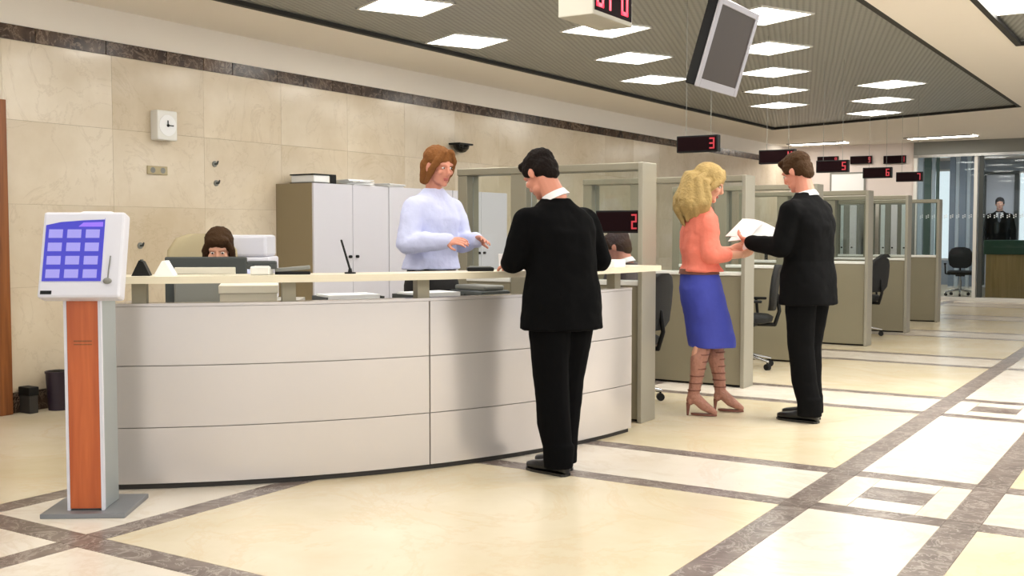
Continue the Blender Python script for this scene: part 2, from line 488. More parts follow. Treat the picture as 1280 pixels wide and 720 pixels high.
# long bright panel in the second opening
bl = empty('ceiling_light', (-0.75, 8.3, ZS+0.05), 0, 'large bright light panel in the ceiling recess beyond the plaster beam', 'ceiling light')
MB().box((-0.7, -1.35, -0.012), (0.7, 1.35, -0.004)).build('diffuser', 'diffuser', bl)
for s_ in (-1, 1): MB().box((s_*0.72-0.02, -1.39, -0.016), (s_*0.72+0.02, 1.39, 0)).build('frame', 'white_metal', bl)
for s_ in (-1, 1): MB().box((-0.7, s_*1.37-0.02, -0.016), (0.7, s_*1.37+0.02, 0)).build('frame', 'white_metal', bl)
for yy in (3.6, -0.6):
    c = copy_tree(bl); c.location = (1.6, yy, ZS+0.05)
    c['label'] = 'large bright light panel over the open hall, out beyond the plaster beam'
    c['group'] = 'large lights over the open hall'
# slot lights in the far soffit
for (xa, xb_, ya, yb_, lab) in ((-6.88, -5.80, 21.15, 21.1, 'glowing slot light in the far soffit above the white wall with number signs'),
                          (-4.62, -3.45, 20.95, 20.8, 'glowing slot light in the far soffit before the glazed wall')):
    s_ = empty('slot_light', ((xa+xb_)/2, (ya+yb_)/2, ZS), math.atan2(yb_-ya, xb_-xa), lab, 'ceiling light')
    w = (xb_-xa)/2
    MB().box((-w, -0.16, -0.012), (w, 0.16, -0.002)).build('diffuser', 'strip_glow', s_)
    for q in (-1, 1): MB().box((-w-0.02, q*0.18-0.02, -0.02), (w+0.02, q*0.18+0.02, 0)).build('frame', 'counter_trim', s_)

# ------------------------------------------------------------------ glazed far wall and the room behind it
g = empty('window_1', (-1.9, YF, 0), kind='structure')
def gl(name, a, b, m): return BX(name, (a[0]+1.9, a[1]-YF, a[2]), (b[0]+1.9, b[1]-YF, b[2]), m, g)
gl('header', (-4.72, 21.92, 2.77), (1.0, 22.08, ZS), 'mid_grey')
gl('rail', (-4.72, 21.9, 2.72), (1.0, 22.1, 2.77), 'chrome')
gl('sill_rail', (-4.72, 21.95, 0.0), (1.0, 22.05, 0.07), 'white_metal')
for xm in (-4.69, -3.60, -2.4, -1.2, 0.0):
    gl('mullion', (xm-0.03, 21.93, 0.07), (xm+0.03, 22.07, ZS), 'white_metal')
gl('mullion', (-3.55, 21.96, 0.07), (-3.47, 22.06, 2.75), 'dark_grey')
for x0, x1 in ((-4.66, -3.63), (-3.47, -2.43), (-2.37, -1.23), (-1.17, -0.03)):
    gl('pane', (x0, 21.99, 0.07), (x1, 22.0, 2.72), 'tinted_glass')
dz = MB()
x = -4.6
while x < -1.3:
    for r in range(2):
        for q in range(2):
            dz.box((x+1.9+q*0.035, -0.014, 1.56+r*0.035+q*0.017), (x+1.9+q*0.035+0.02, -0.011, 1.58+r*0.035+q*0.017))
    x += 0.11
dz.build('etched_dots', 'frost', g)
YR = 28.5
wr = MB()
wins = [(-5.75, -5.2, 0.6, 2.85), (-3.75, -2.3, 0.9, 2.75)]
xs = [-7.4, -5.75, -5.2, -3.75, -2.3, 2.0]
wr.box((-7.4, YR, 0), (-5.75, YR+0.2, 3.2)); wr.box((-5.2, YR, 0), (-3.75, YR+0.2, 3.2)); wr.box((-2.3, YR, 0), (2.0, YR+0.2, 3.2))
for (x0, x1, z0, z1) in wins: wr.box((x0, YR, 0), (x1, YR+0.2, z0)); wr.box((x0, YR, z1), (x1, YR+0.2, 3.2))
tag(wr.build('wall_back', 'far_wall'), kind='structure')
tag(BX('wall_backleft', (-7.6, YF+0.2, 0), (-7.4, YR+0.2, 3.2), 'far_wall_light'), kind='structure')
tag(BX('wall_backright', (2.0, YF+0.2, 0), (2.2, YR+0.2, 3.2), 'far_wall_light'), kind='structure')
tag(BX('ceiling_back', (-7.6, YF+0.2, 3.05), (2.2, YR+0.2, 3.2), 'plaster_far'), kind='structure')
for n_, (x0, x1, z0, z1) in enumerate(wins):
    w = empty('window_%d' % (n_+2), ((x0+x1)/2, YR+0.1, z0), kind='structure')
    hw, hh = (x1-x0)/2, z1-z0
    BX('frame', (-hw, -0.03, 0), (-hw+0.05, 0.03, hh), 'white_metal', w); BX('frame', (hw-0.05, -0.03, 0), (hw, 0.03, hh), 'white_metal', w)
    BX('frame', (-hw+0.05, -0.03, hh-0.05), (hw-0.05, 0.03, hh), 'white_metal', w); BX('frame', (-hw+0.05, -0.03, 0), (hw-0.05, 0.03, 0.05), 'white_metal', w)
    BX('pane', (-hw+0.05, -0.005, 0.05), (hw-0.05, 0.005, hh-0.05), 'clear_glass', w)
# dark doorway frame behind the guard
dw = empty('door_2', (-4.1, YR, 0), kind='structure')
BX('door_leaf', (-0.33, -0.03, 0), (0.3, 0.0, 2.68), 'far_wall_light', dw)
for a, b, c, d in ((-0.42, -0.33, 0, 2.76), (0.3, 0.4, 0, 2.76), (-0.33, 0.3, 2.68, 2.76)): BX('door_frame', (a, -0.08, c), (b, 0.0, d), 'dark_grey', dw)
# tall hanging blinds beyond the glass
for i_, (u0, u1, m_, lab) in enumerate(((1147, 1153, 'blind_pale', 'pale'), (1154, 1163, 'blind_green', 'green'), (1164, 1168, 'blind_pale', 'pale'), (1169, 1173, 'blind_green', 'green'), (1186, 1193, 'blind_blue', 'blue'), (1194, 1198, 'blind_pale', 'pale'), (1199, 1207, 'blind_blue', 'blue'), (1208, 1212, 'blind_pale', 'pale'), (1213, 1219, 'blind_blue', 'blue'))):
    pa, pb = ony(u0, 290, 25.2), ony(u1, 290, 25.2)
    b = empty('vertical_blind', ((pa.x+pb.x)/2, 25.2, 0), R(-18), '%s vertical blind strip hanging behind the glazed wall' % {'pale': 'whitish', 'green': 'dark green', 'blue': 'slate blue'}[lab], 'blind', '%s blind strips behind the glass' % lab)
    w = (pb.x-pa.x)/2*1.05
    MB().box((-w, -0.012, 0.12), (w, 0.012, 2.98)).build('fabric_strip', m_, b)
    MB().box((-w*0.6, -0.02, 2.98), (w*0.6, 0.02, 3.05)).build('clip', 'white_metal', b)
    MB().box((-w, -0.018, 0.08), (w, 0.018, 0.12)).build('weight', 'white_metal', b)
bk = copy_tree(lp)  # panels added only to brighten the room behind the glass
for c_ in bk.children:
    if c_.name.startswith('diffuser'): c_.data = c_.data.copy(); c_.data.materials[0] = MATS['diffuser_back']
lpb, firstb = bk, True
for (xx, yy) in ((-5.4, 23.6), (-3.2, 23.4), (-5.0, 26.6), (-2.9, 26.6), (-1.0, 24.8)):
    o = lpb if firstb else copy_tree(lpb); firstb = False
    o.location = (xx, yy, 3.05); o.rotation_euler[2] = 0
    tag(o, 'added fill light panel brightening the room behind the glazed wall', 'ceiling light', 'added fill lights behind the glazed wall')
# guard desk
gd = empty('security_desk', (-2.75, 23.2, 0), 0, 'wooden security desk with a dark green top behind the glazed wall', 'desk')
MB().rbox((-0.84, 0.0, 0.0), (1.0, 0.05, 0.86), 0.004).build('front_panel', 'desk_wood', gd)
for xx in (-0.84, 0.96): BX('side_panel', (xx, 0.05, 0), (xx+0.04, 0.7, 0.86), 'desk_wood', gd)
MB().rbox((-0.88, -0.06, 0.86), (1.04, 0.75, 1.14), 0.015).build('top', 'green_top', gd)
gs = MB().box((-3.9, 23.98, 0.0), (-2.0, 25.0, 0.17)).build('platform', 'desk_grey'); tag(gs, 'low platform the uniformed guard stands on behind the security desk', 'platform')

# ------------------------------------------------------------------ reception counter
CX, CY, RC = -6.84, 6.5, 3.74
A0, A1_, AM = R(-53.6), R(-2.2), R(-27.9)
rc = empty('reception_counter', (0, 0, 0), 0, 'curved silver reception counter with a raised cream ledge', 'counter')
MB().arc(CX, CY, RC-0.10, RC-0.022, A0, A1_, 0.0, 0.03, 40).build('plinth', 'dark_plinth', rc, smooth=40)
MB().arc(CX, CY, RC-0.09, RC-0.015, A0, A1_, 0.03, 0.925, 40).build('carcass', 'counter_trim', rc, smooth=40)
ga = 0.0011
for (a, b) in ((A0, AM-ga), (AM+ga, A1_)):
    for (z0, z1) in ((0.03, 0.312), (0.317, 0.625), (0.630, 0.925)):
        MB().arc(CX, CY, RC-0.015, RC, a, b, z0, z1, 24).build('panel', 'counter_silver', rc, smooth=40)
MB().arc(CX, CY, RC-0.10, RC+0.002, A0, A1_, 0.927, 0.942, 48).build('cap_rail', 'counter_silver', rc, smooth=40)
MB().arc(CX, CY, RC-0.2, RC+0.09, A0+0.005, R(1.6), 1.045, 1.08, 56).build('ledge', 'ledge_cream', rc, smooth=40)
for ad in (-51, -39.6, -28.3, -16, -4.5):
    a = R(ad); px, py = CX+(RC-0.05)*math.cos(a), CY+(RC-0.05)*math.sin(a)
    MB().box((-0.03, -0.035, 0.942), (0.03, 0.035, 1.045)).build('ledge_post', 'frame_olive', rc, loc=(px, py, 0), rotz=a)
for a, e in ((A0, -1), (A1_, 1)):
    M = Matrix.Translation((CX, CY, 0)) @ Matrix.Rotation(a, 4, 'Z')
    MB().box((RC-0.75, 0.0 if e > 0 else -0.03, 0.0), (RC-0.1, 0.03 if e > 0 else 0.0, 0.92), M).build('end_panel', 'counter_silver', rc)
# platform and inner worktop
pf = MB().arc(CX, CY, 0.9, RC-0.13, R(-52), R(-4), 0.0, 0.10, 30).build('platform', 'desk_grey'); tag(pf, 'low raised floor inside the curved reception counter', 'platform')
wd = empty('reception_desk', (0, 0, 0), 0, 'curved grey worktop desk behind the reception counter', 'desk')
MB().arc(CX, CY, RC-1.15, RC-0.14, R(-50), R(-38), 0.79, 0.82, 14).build('worktop', 'desk_grey', wd, smooth=40)
MB().arc(CX, CY, RC-0.62, RC-0.14, R(-38), R(-6), 0.79, 0.82, 32).build('worktop', 'desk_grey', wd, smooth=40)
for ad in (-49, -36, -24, -7):
    a = R(ad); M = Matrix.Translation((CX, CY, 0)) @ Matrix.Rotation(a, 4, 'Z')
    MB().box((RC-(1.0 if ad < -40 else 0.58), -0.015, 0.10), (RC-0.2, 0.015, 0.79), M).build('support', 'desk_grey', wd)
def polar(r, ad, z): return Vector((CX+r*math.cos(R(ad)), CY+r*math.sin(R(ad)), z))
ZD, ZL = 0.82, 1.08
def ledge_at(u, r=RC-0.05):
    best = None
    for i in range(600):
        a = -53 + i*0.09; p_ = polar(r, a, ZL); q = p_-CP; uu = 640 + F_PX*q.dot(RT)/q.dot(FW)
        if best is None or abs(uu-u) < best[0]: best = (abs(uu-u), p_)
    return best[1]

# ------------------------------------------------------------------ kiosk
KA = R(35)
kr = empty('touch_kiosk', (-4.27, 3.10, 0), KA, 'touch screen kiosk with an orange wooden post beside the counter', 'kiosk')
MB().rbox((-0.19, -0.02, 0.0), (0.19, 0.36, 0.022), 0.003).build('base_plate', 'plate_grey', kr)
MB().rbox((-0.088, 0.065, 0.022), (0.079, 0.26, 1.04), 0.004).build('column', 'kiosk_grey', kr)
MB().rbox((-0.075, 0.045, 0.03), (0.066, 0.065, 1.05), 0.002).build('front_panel', 'orange_wood', kr)
for x0 in (-0.088, 0.066): BX('edge_strip', (x0, 0.043, 0.022), (x0+0.013, 0.065, 1.04), 'kiosk_white', kr)
MB().box((-0.045, 0.0435, 0.80), (0.037, 0.045, 0.806)).box((-0.045, 0.0435, 0.785), (0.037, 0.045, 0.79)).build('slot_mark', 'door_wood', kr)
hd = MB().rbox((-0.182, -0.055, -0.2), (0.182, 0.03, 0.2), 0.012).build('head', 'kiosk_white', kr)
hd.location = (0.012, 0.055, 1.185); hd.rotation_euler[0] = R(-16)
MB().box((-0.165, -0.058, -0.125), (0.095, -0.0545, 0.17)).build('screen', 'screen_blue', hd)
MB().prism([(-0.165, 0.135), (-0.1, 0.15), (0.0, 0.158), (0.095, 0.162), (0.095, 0.17), (-0.165, 0.17)], 0, 0.001, Matrix.Translation((0, -0.0585, 0)) @ Matrix.Rotation(PI/2, 4, 'X')).build('screen_top', 'kiosk_white', hd)
MB().prism([(-0.02, 0.128), (0.088, 0.128), (0.088, 0.15), (0.0, 0.147)], 0, 0.001, Matrix.Translation((0, -0.0585, 0)) @ Matrix.Rotation(PI/2, 4, 'X')).build('screen_banner', 'screen_head', hd)
ic = None
for r in range(4):
    for c in range(3):
        x0, z0 = -0.150+c*0.082, 0.075-r*0.062
        i_ = MB().rbox((0, -0.0602, 0), (0.062, -0.058, 0.04), 0.0009).build('icon_tile', 'screen_icon', hd) if ic is None else inst('icon_tile', ic, hd)
        ic = i_.data; i_.location = (x0, 0, z0)
MB().rbox((-0.168, -0.0565, -0.185), (-0.118, -0.0545, -0.168), 0.0008).build('card_slot', 'black_plastic', hd)
MB().tube((0.125, -0.056, -0.11), (0.132, -0.062, -0.01), 0.003).ell((0.125, -0.06, -0.125), (0.02, 0.012, 0.014)).build('stylus', 'mid_grey', hd, smooth=60)
MB().tube((-0.02, 0.0, 0.2), (0.10, 0.0, 0.2), 0.018, caps=True).build('top_lamp', 'kiosk_white', hd, smooth=60)

# ------------------------------------------------------------------ booth partitions
PX1, PX0 = -3.18, -4.72
PY = [6.67 + 1.96*k for k in range(6)]
ordn = ['beside the reception counter', 'behind the blonde woman in coral', 'behind the man holding papers', 'fourth along the row from the reception counter', 'fifth along the row from the reception counter', 'last of the row before the glazed wall']
HP = 1.77
pt = empty('booth_partition', (PX1, PY[0], 0), 0)
L_ = PX0 - PX1
def pb(name, a, b, m, parent=pt): return MB().rbox(a, b, 0.004, 1).build(name, m, parent)
pb('end_post', (-0.035, 0.0, 0.0), (0.0, 0.22, HP), 'post_face')
pb('post', (L_, 0.03, 0.0), (L_+0.085, 0.19, HP-0.05), 'frame_olive')
pb('post', (-1.07, 0.03, 0.0), (-0.94, 0.19, HP-0.05), 'frame_olive')
pb('top_beam', (L_, 0.02, HP-0.05), (-0.035, 0.2, HP), 'frame_olive')
for x0, x1 in ((L_+0.085, -1.07), (-0.94, -0.035)):
    pb('lower_panel', (x0, 0.025, 0.02), (x1, 0.195, 0.935), 'panel_olive')
    pb('cap_rail', (x0, 0.015, 0.935), (x1, 0.205, 0.965), 'white_metal')
    BX('pane', (x0, 0.106, 0.965), (x1, 0.114, HP-0.05), 'clear_glass', pt)
    BX('kick_rail', (x0, 0.08, 0.0), (x1, 0.14, 0.02), 'dark_plinth', pt)
parts = [pt]
for k in range(1, 6):
    c = copy_tree(pt); c.location = (PX1, PY[k], 0); parts.append(c)
for k, o in enumerate(parts):
    tag(o, 'grey-framed glass booth partition ' + ordn[k], 'partition', 'glass partitions of the booth row')

# seven-segment digits
SEG = {'0': 'abcdef', '1': 'bc', '2': 'abged', '3': 'abgcd', '4': 'fgbc', '5': 'afgcd', '6': 'afgedc', '7': 'abc', '8': 'abcdefg', '9': 'abcdfg'}
def digits(mb, text, x, z, w, h, gap, t, y0, y1):
    for ch in text:
        if ch != ' ':
            r = {'a': (0, h-t, w, h), 'd': (0, 0, w, t), 'g': (0, h/2-t/2, w, h/2+t/2), 'f': (0, h/2, t, h), 'b': (w-t, h/2, w, h), 'e': (0, 0, t, h/2), 'c': (w-t, 0, w, h/2)}
            for sg in SEG[ch]:
                a = r[sg]; mb.box((x+a[0], y0, z+a[1]), (x+a[2], y1, z+a[3]))
        x += w+gap
    return mb
def number_sign(pos, digit, label, group, w=0.33, h=0.125, rods=0.0, rot=0.0, dm='led_dull'):
    o = empty('number_sign', pos, rot, label, 'number sign', group)
    MB().rbox((-w/2, -0.03, -h/2), (w/2, 0.03, h/2), 0.005).build('housing', 'black_plastic', o)
    BX('display', (-w/2+0.012, -0.032, -h/2+0.012), (w/2-0.012, -0.03, h/2-0.012), 'led_off', o)
    digits(MB(), digit, w/2-0.012-0.052, -h*0.33, 0.04, h*0.66, 0.02, 0.011, -0.035, -0.032).build('digit', dm, o)
    if rods:
        for s_ in (-1, 1):
            MB().tube((s_*w*0.3, 0, h/2), (s_*w*0.3, 0, h/2+rods), 0.002, n=6).build('rod', 'mid_grey', o)
    return o
sy = [7.64, 9.45, 11.25, 13.15, 15.1]
spx = [(873, 180), (972, 196), (1041, 208), (1097, 216), (1137, 221)]
lab = ['black number sign hanging over the blonde woman', 'black number sign hanging just behind the head of the man with papers', 'black number sign third along the hanging row, past the man with papers', 'black number sign fourth along the hanging row of signs', 'black number sign at the far end of the hanging row']
for k, ((u, v), d_) in enumerate(zip(spx, '34567')):
    p = onx(u, v, -3.22)
    number_sign((p.x, p.y, p.z), d_, lab[k], 'number signs hanging over the booths', rods=ZS+0.03-p.z-0.0625)
p = ony(784, 277, PY[0])
number_sign((-3.215-0.17, PY[0]+0.065, p.z), '2', 'black number sign with a red digit fixed to the glass partition beside the counter', 'number sign in the glass', w=0.34, h=0.155)
for (u0, u1, v0, v1), d_, l_ in (((1022, 1048, 196, 205), '8', 'dark number sign on the far white wall, nearest the marble wall'), ((1063, 1090, 195, 205), '9', 'dark number sign on the far white wall, middle of three'), ((1105, 1132, 194, 205), '1', 'dark number sign on the far white wall, nearest the glazing')):
    p = ony((u0+u1)/2, (v0+v1)/2, YF-0.03)
    number_sign((p.x, YF-0.031, p.z), d_, l_, 'number signs on the far wall', w=0.42, h=0.155)
# notice board on the far wall
pa, pb_ = ony(1040, 218, YF), ony(1080, 238, YF)
nb = empty('notice_board', ((pa.x+pb_.x)/2, YF, pb_.z), 0, 'white notice board on the far wall below the number signs', 'board')
w = (pb_.x-pa.x)/2; h = pa.z-pb_.z
BX('board', (-w, -0.025, 0), (w, -0.001, h), 'paper', nb)
for a, b in (((-w-0.03, -0.035, -0.03), (w+0.03, -0.001, 0)), ((-w-0.03, -0.035, h), (w+0.03, -0.001, h+0.03)), ((-w-0.03, -0.035, 0), (-w, -0.001, h)), ((w, -0.035, 0), (w+0.03, -0.001, h))): BX('frame', a, b, 'mid_grey', nb)

# lockers standing against the far wall
for (u0, u1, n_, l_) in ((1046, 1073, 2, 'narrow white and grey locker against the far wall under the notice board'), (1098, 1137, 3, 'wide white and grey locker against the far wall beside the glazing')):
    pa, pb_ = ony(u0, 300, 21.5), ony(u1, 300, 21.5)
    lk = empty('locker', (pa.x, 21.5, 0), 0, l_, 'locker')
    W2 = pb_.x-pa.x
    MB().rbox((0, 0, 0), (W2, 0.45, 1.86), 0.004, 1).build('body', 'mid_grey', lk)
    for q in range(n_):
        a, b = W2*q/n_, W2*(q+1)/n_
        dr = MB().rbox((a+0.04, -0.02, 0.08), (b-0.04 if q % 2 else a+(b-a)*0.6, 0.0, 1.82), 0.003, 1).build('door', 'blind_pale' if q % 2 == 0 else 'kiosk_white', lk)
        MB().tube((b-0.12 if q % 2 else a+(b-a)*0.5, -0.02, 1.0), (b-0.12 if q % 2 else a+(b-a)*0.5, -0.05, 1.0), 0.015).build('knob', 'black_plastic', dr, smooth=40)
# big ceiling display box
db = empty('display_box', (-3.22, 6.03, 2.65), 0, 'white ceiling box with a large red number display', 'display')
MB().rbox((-0.25, 0.0, 0.0), (0.0, 0.55, 0.40), 0.006).build('housing', 'box_grey', db)
BX('display', (0.0, 0.02, 0.03), (0.004, 0.53, 0.37), 'led_off', db)
for ch_, yd in (('0', 0.035), ('1', 0.135), ('0', 0.375)):
    dg = digits(MB(), ch_, yd, 0.055, 0.095, 0.2, 0.03, 0.024, -0.004, -0.001).build('digit', 'led_red', db)
    dg.rotation_euler[2] = PI/2; dg.location = (0.004, 0, 0)
# hanging television
tv = empty('television', (-2.62, 6.74, 2.48), 0, 'tilted flat television with a grey frame hanging from the slatted ceiling', 'television')
tb = MB().rbox((-0.07, -0.34, -0.275), (0.0, 0.34, 0.275), 0.008).build('body', 'black_plastic', tv); tb.rotation_euler[1] = R(17)
for a, b in (((0.0, -0.345, -0.28), (0.015, -0.295, 0.28)), ((0.0, 0.295, -0.28), (0.015, 0.345, 0.28)), ((0.0, -0.295, -0.28), (0.015, 0.295, -0.225)), ((0.0, -0.295, 0.24), (0.015, 0.295, 0.28))):
    MB().rbox(a, b, 0.003, 1).build('bezel', 'silver', tb)
BX('screen', (0.0, -0.295, -0.225), (0.006, 0.295, 0.24), 'tv_screen', tb)
MB().rbox((-0.14, -0.10, -0.05), (-0.04, 0.10, 0.15), 0.01).build('bracket', 'black_plastic', tv)
MB().tube((-0.11, 0, 0.1), (-0.11, 0, ZS+0.03-2.48), 0.025).build('pole', 'black_plastic', tv, smooth=40)

# ------------------------------------------------------------------ cabinets along the wall
cabs = []
CXF = -6.72
cb = empty('storage_cabinet', (WX+0.001, 7.30, 0), 0)
D_, W_, H_ = 0.46, 1.07, 1.74
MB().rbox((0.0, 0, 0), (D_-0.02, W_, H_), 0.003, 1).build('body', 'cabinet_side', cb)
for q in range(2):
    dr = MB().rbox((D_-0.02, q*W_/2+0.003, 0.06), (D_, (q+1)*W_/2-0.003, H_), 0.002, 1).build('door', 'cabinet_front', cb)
    yk = W_/2 + (-0.05 if q == 0 else 0.05)
    MB().tube((D_, yk, 1.07), (D_+0.025, yk, 1.07), 0.014).build('knob', 'black_plastic', dr, smooth=40)
cabs = [cb, copy_tree(cb), copy_tree(cb)]
cl_ = ['tall pale-fronted storage cabinet with a tan side and a binder on top', 'tall pale storage cabinet in the middle of three by the wall', 'tall pale storage cabinet seen through the glass of the booth partition']
for k, o in enumerate(cabs):
    o.location.y = 7.30 + k*1.075; tag(o, cl_[k], 'cabinet', 'storage cabinets along the marble wall')
bn = empty('ring_binder', (-6.82, 7.42, H_), 0, 'black ring binder with a white spine label lying on the cabinet', 'binder')
MB().rbox((-0.28, -0.02, 0), (0.02, 0.28, 0.012), 0.002, 1).rbox((-0.28, -0.02, 0.078), (0.02, 0.28, 0.09), 0.002, 1).build('cover', 'black_plastic', bn)
MB().rbox((-0.27, -0.012, 0.012), (0.012, 0.2, 0.078), 0.006, 1).build('paper_block', 'paper', bn)
MB().box((0.012, 0.2, 0.01), (0.02, 0.28, 0.08)).build('spine', 'black_plastic', bn)
ps = empty('paper_stack', (-6.84, 8.0, H_), 0, 'loose stack of white papers lying on the cabinets beside the binder', 'paper')
for k in range(7):
    s_ = MB().box((-0.105, -0.15, 0), (0.105, 0.15, 0.008)).build('sheet', 'paper', ps); s_.location = (0.02*math.sin(k*2), 0.03*math.cos(k*3), k*0.008); s_.rotation_euler[2] = 0.25*math.sin(k*5)
ps2 = empty('paper_stack', (-6.84, 8.48, H_), 0.2, 'low stack of white papers lying on the middle cabinet', 'paper')
for k in range(4):
    s_ = MB().box((-0.105, -0.17, 0), (0.105, 0.17, 0.008)).build('sheet', 'paper', ps2); s_.location = (0.01*k, 0.02*math.cos(k*3), k*0.008)

# wall clock, dome camera, fixings
ck = empty('wall_clock', (WX, 6.0, 2.16), 0, 'square white clock on the marble wall', 'clock')
MB().rbox((0.0, -0.10, -0.12), (0.09, 0.10, 0.12), 0.01).build('case', 'white_metal', ck)
f_ = MB().tube((0.09, 0, 0), (0.094, 0, 0), 0.085, n=28).build('dial', 'paper', ck)
hn = MB().box((0.094, -0.005, -0.01), (0.097, 0.005, 0.04)).box((0.097, -0.004, -0.004), (0.1, 0.055, 0.004)).tube((0.094, 0, 0), (0.1, 0, 0), 0.012).build('hand', 'black_plastic', ck)
dm = empty('dome_camera', (WX, 10.15, 2.30), 0, 'black half-dome camera high on the marble wall', 'camera')
MB().rbox((0.0, -0.135, -0.02), (0.155, 0.135, 0.0), 0.004).build('mount', 'black_plastic', dm)
t = MB(); t.loft([t.ering((0.08, 0, -0.02), (0.075, 0, 0), (0, 0.13, 0)), t.ering((0.08, 0, -0.06), (0.066, 0, 0), (0, 0.115, 0)), t.ering((0.08, 0, -0.095), (0.04, 0, 0), (0, 0.07, 0)), t.ering((0.08, 0, -0.108), (0.01, 0, 0), (0, 0.02, 0))])
t.build('dome', 'black_gloss', dm, smooth=60)
for (u, v, l_) in ((268, 205, 'small dark hook on the marble wall, the upper of two'), (270, 229, 'small dark hook on the marble wall, the lower of two'), (175, 307, 'small dark hook on the marble wall beside the kiosk')):
    p = onx(u, v, WX)
    hk = empty('wall_hook', p, 0, l_, 'hook')
    MB().tube((0, 0, 0), (0.008, 0, 0), 0.026).build('plate', 'mid_grey', hk, smooth=40)
    MB().path([(0.008, 0, 0), (0.035, 0, 0), (0.045, 0, 0.02)], [0.008, 0.008, 0.007], 8).build('peg', 'dark_grey', hk, smooth=60)
sk = empty('clock_reflection', onx(196, 213, WX), 0, 'pale socket plate on the wall under the clock', 'reflection')  # solid plate put in for the clock mirrored in the polished marble
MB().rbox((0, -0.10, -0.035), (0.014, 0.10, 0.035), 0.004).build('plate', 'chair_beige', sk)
for s_ in (-1, 1): MB().tube((0.012, s_*0.05, 0), (0.016, s_*0.05, 0), 0.024).build('reflection_dot', 'mid_grey', sk, smooth=40)
# bins by the wall
def bin_(pos, r, h, m, label):
    o = empty('waste_bin', pos, 0, label, 'bin')
    t = MB(); ro = [(r*0.82, 0), (r, h), (r*1.06, h), (r*1.06, h+0.015), (r*0.94, h+0.015), (r*0.78, 0.012)]
    t.loft([t.ering((0, 0, z), (q, 0, 0), (0, q, 0), 20) for q, z in ro]); t.build('bucket', m, o, smooth=50)
    t = MB(); t.loft([t.ering((0, 0, z), (q, 0, 0), (0, q, 0), 20) for q, z in ((r*0.9, h*0.8), (r*0.95, h*0.95), (r*0.5, h*1.08))]); t.build('liner', 'black_plastic', o, smooth=50)
pbin = onx(73, 500, WX+0.13)
bin_((pbin.x, pbin.y, 0), 0.085, 0.27, 'bin_purple', 'dark purple waste bin at the foot of the marble wall')
db_ = empty('door_stop_box', (WX+0.12, 4.72, 0), 0, 'small dark box on the floor beside the wooden door', 'box')
MB().rbox((-0.1, -0.035, 0), (0.02, 0.035, 0.13), 0.006).build('body', 'dark_plinth', db_)
MB().rbox((-0.105, -0.04, 0.13), (0.025, 0.04, 0.19), 0.006).build('lid', 'black_plastic', db_)

# ------------------------------------------------------------------ desk items
def facing(p): return math.atan2(-(p.y-CY), -(p.x-CX))   # towards the staff side
mp = Vector((-4.91, 4.42, ZD)); 
mo = empty('monitor', mp, R(35), 'dark monitor seen from behind at the reception desk', 'monitor')
MB().rbox((-0.235, -0.02, 0.03), (0.235, 0.02, 0.335), 0.008).build('bezel', 'dark_grey', mo)
MB().rbox((-0.175, -0.06, 0.05), (0.175, -0.02, 0.225), 0.015).build('rear_housing', 'mid_grey', mo)
MB().rbox((-0.175, -0.035, 0.235), (0.175, -0.02, 0.275), 0.004).build('vent_strip', 'cream_box', mo)
MB().rbox((-0.03, -0.03, 0.0), (0.03, 0.0, 0.06), 0.005).build('stand', 'black_plastic', mo)
MB().rbox((-0.13, -0.1, 0.0), (0.13, 0.1, 0.015), 0.005).build('foot', 'black_plastic', mo)
BX('screen', (-0.215, 0.02, 0.05), (0.215, 0.022, 0.315), 'black_gloss', mo)
# tent card and black holder on the ledge
p = ledge_at(207); tc_ = empty('tent_card', p, R(42), 'white folded tent card standing on the cream ledge beside the kiosk', 'card')
MB().prism([(-0.05, 0), (0.05, 0), (0.008, 0.075), (-0.008, 0.075)], -0.07, 0.07, Matrix.Rotation(PI/2, 4, 'X') @ Matrix.Rotation(PI/2, 4, 'Y') if False else Matrix.Rotation(PI/2, 4, 'X')).build('card', 'paper', tc_)
p = ledge_at(178); bt = empty('desk_wedge', p, R(42), 'small black wedge-shaped holder on the cream ledge beside the white card', 'holder')
MB().prism([(-0.045, 0), (0.045, 0), (0.012, 0.072), (-0.008, 0.078)], -0.04, 0.04, Matrix.Rotation(PI/2, 4, 'X')).build('body', 'black_plastic', bt)
BX('slot', (-0.004, -0.03, 0.07), (0.004, 0.03, 0.082), 'dark_grey', bt)
# pen on a stand
p = ledge_at(438); pn = empty('counter_pen', p, R(32), 'black pen leaning in a small holder on the cream ledge', 'pen')
MB().cyl((0, 0, 0), 0.03, 0.008).cyl((0, 0, 0.008), 0.012, 0.02, r2=0.008).build('base', 'black_plastic', pn, smooth=40)
MB().tube((0, 0, 0.02), (-0.045, 0.0, 0.175), 0.006, 0.0055, 8, True).build('pen_barrel', 'black_plastic', pn, smooth=40)
# stapler / hole punch with paper
p = onz(352, 343, ZL); st_ = empty('stapler', polar(RC-0.08, -43.0, ZL), R(40), 'black stapler with white papers beside it on the cream ledge', 'stapler')
st_.location = ledge_at(366)
MB().rbox((-0.09, -0.02, 0), (0.09, 0.02, 0.016), 0.004).build('base', 'black_plastic', st_)
a_ = MB().rbox((-0.09, -0.018, 0.0), (0.09, 0.018, 0.022), 0.006).build('arm', 'mid_grey', st_); a_.location = (0, 0, 0.018); a_.rotation_euler[1] = R(-5)
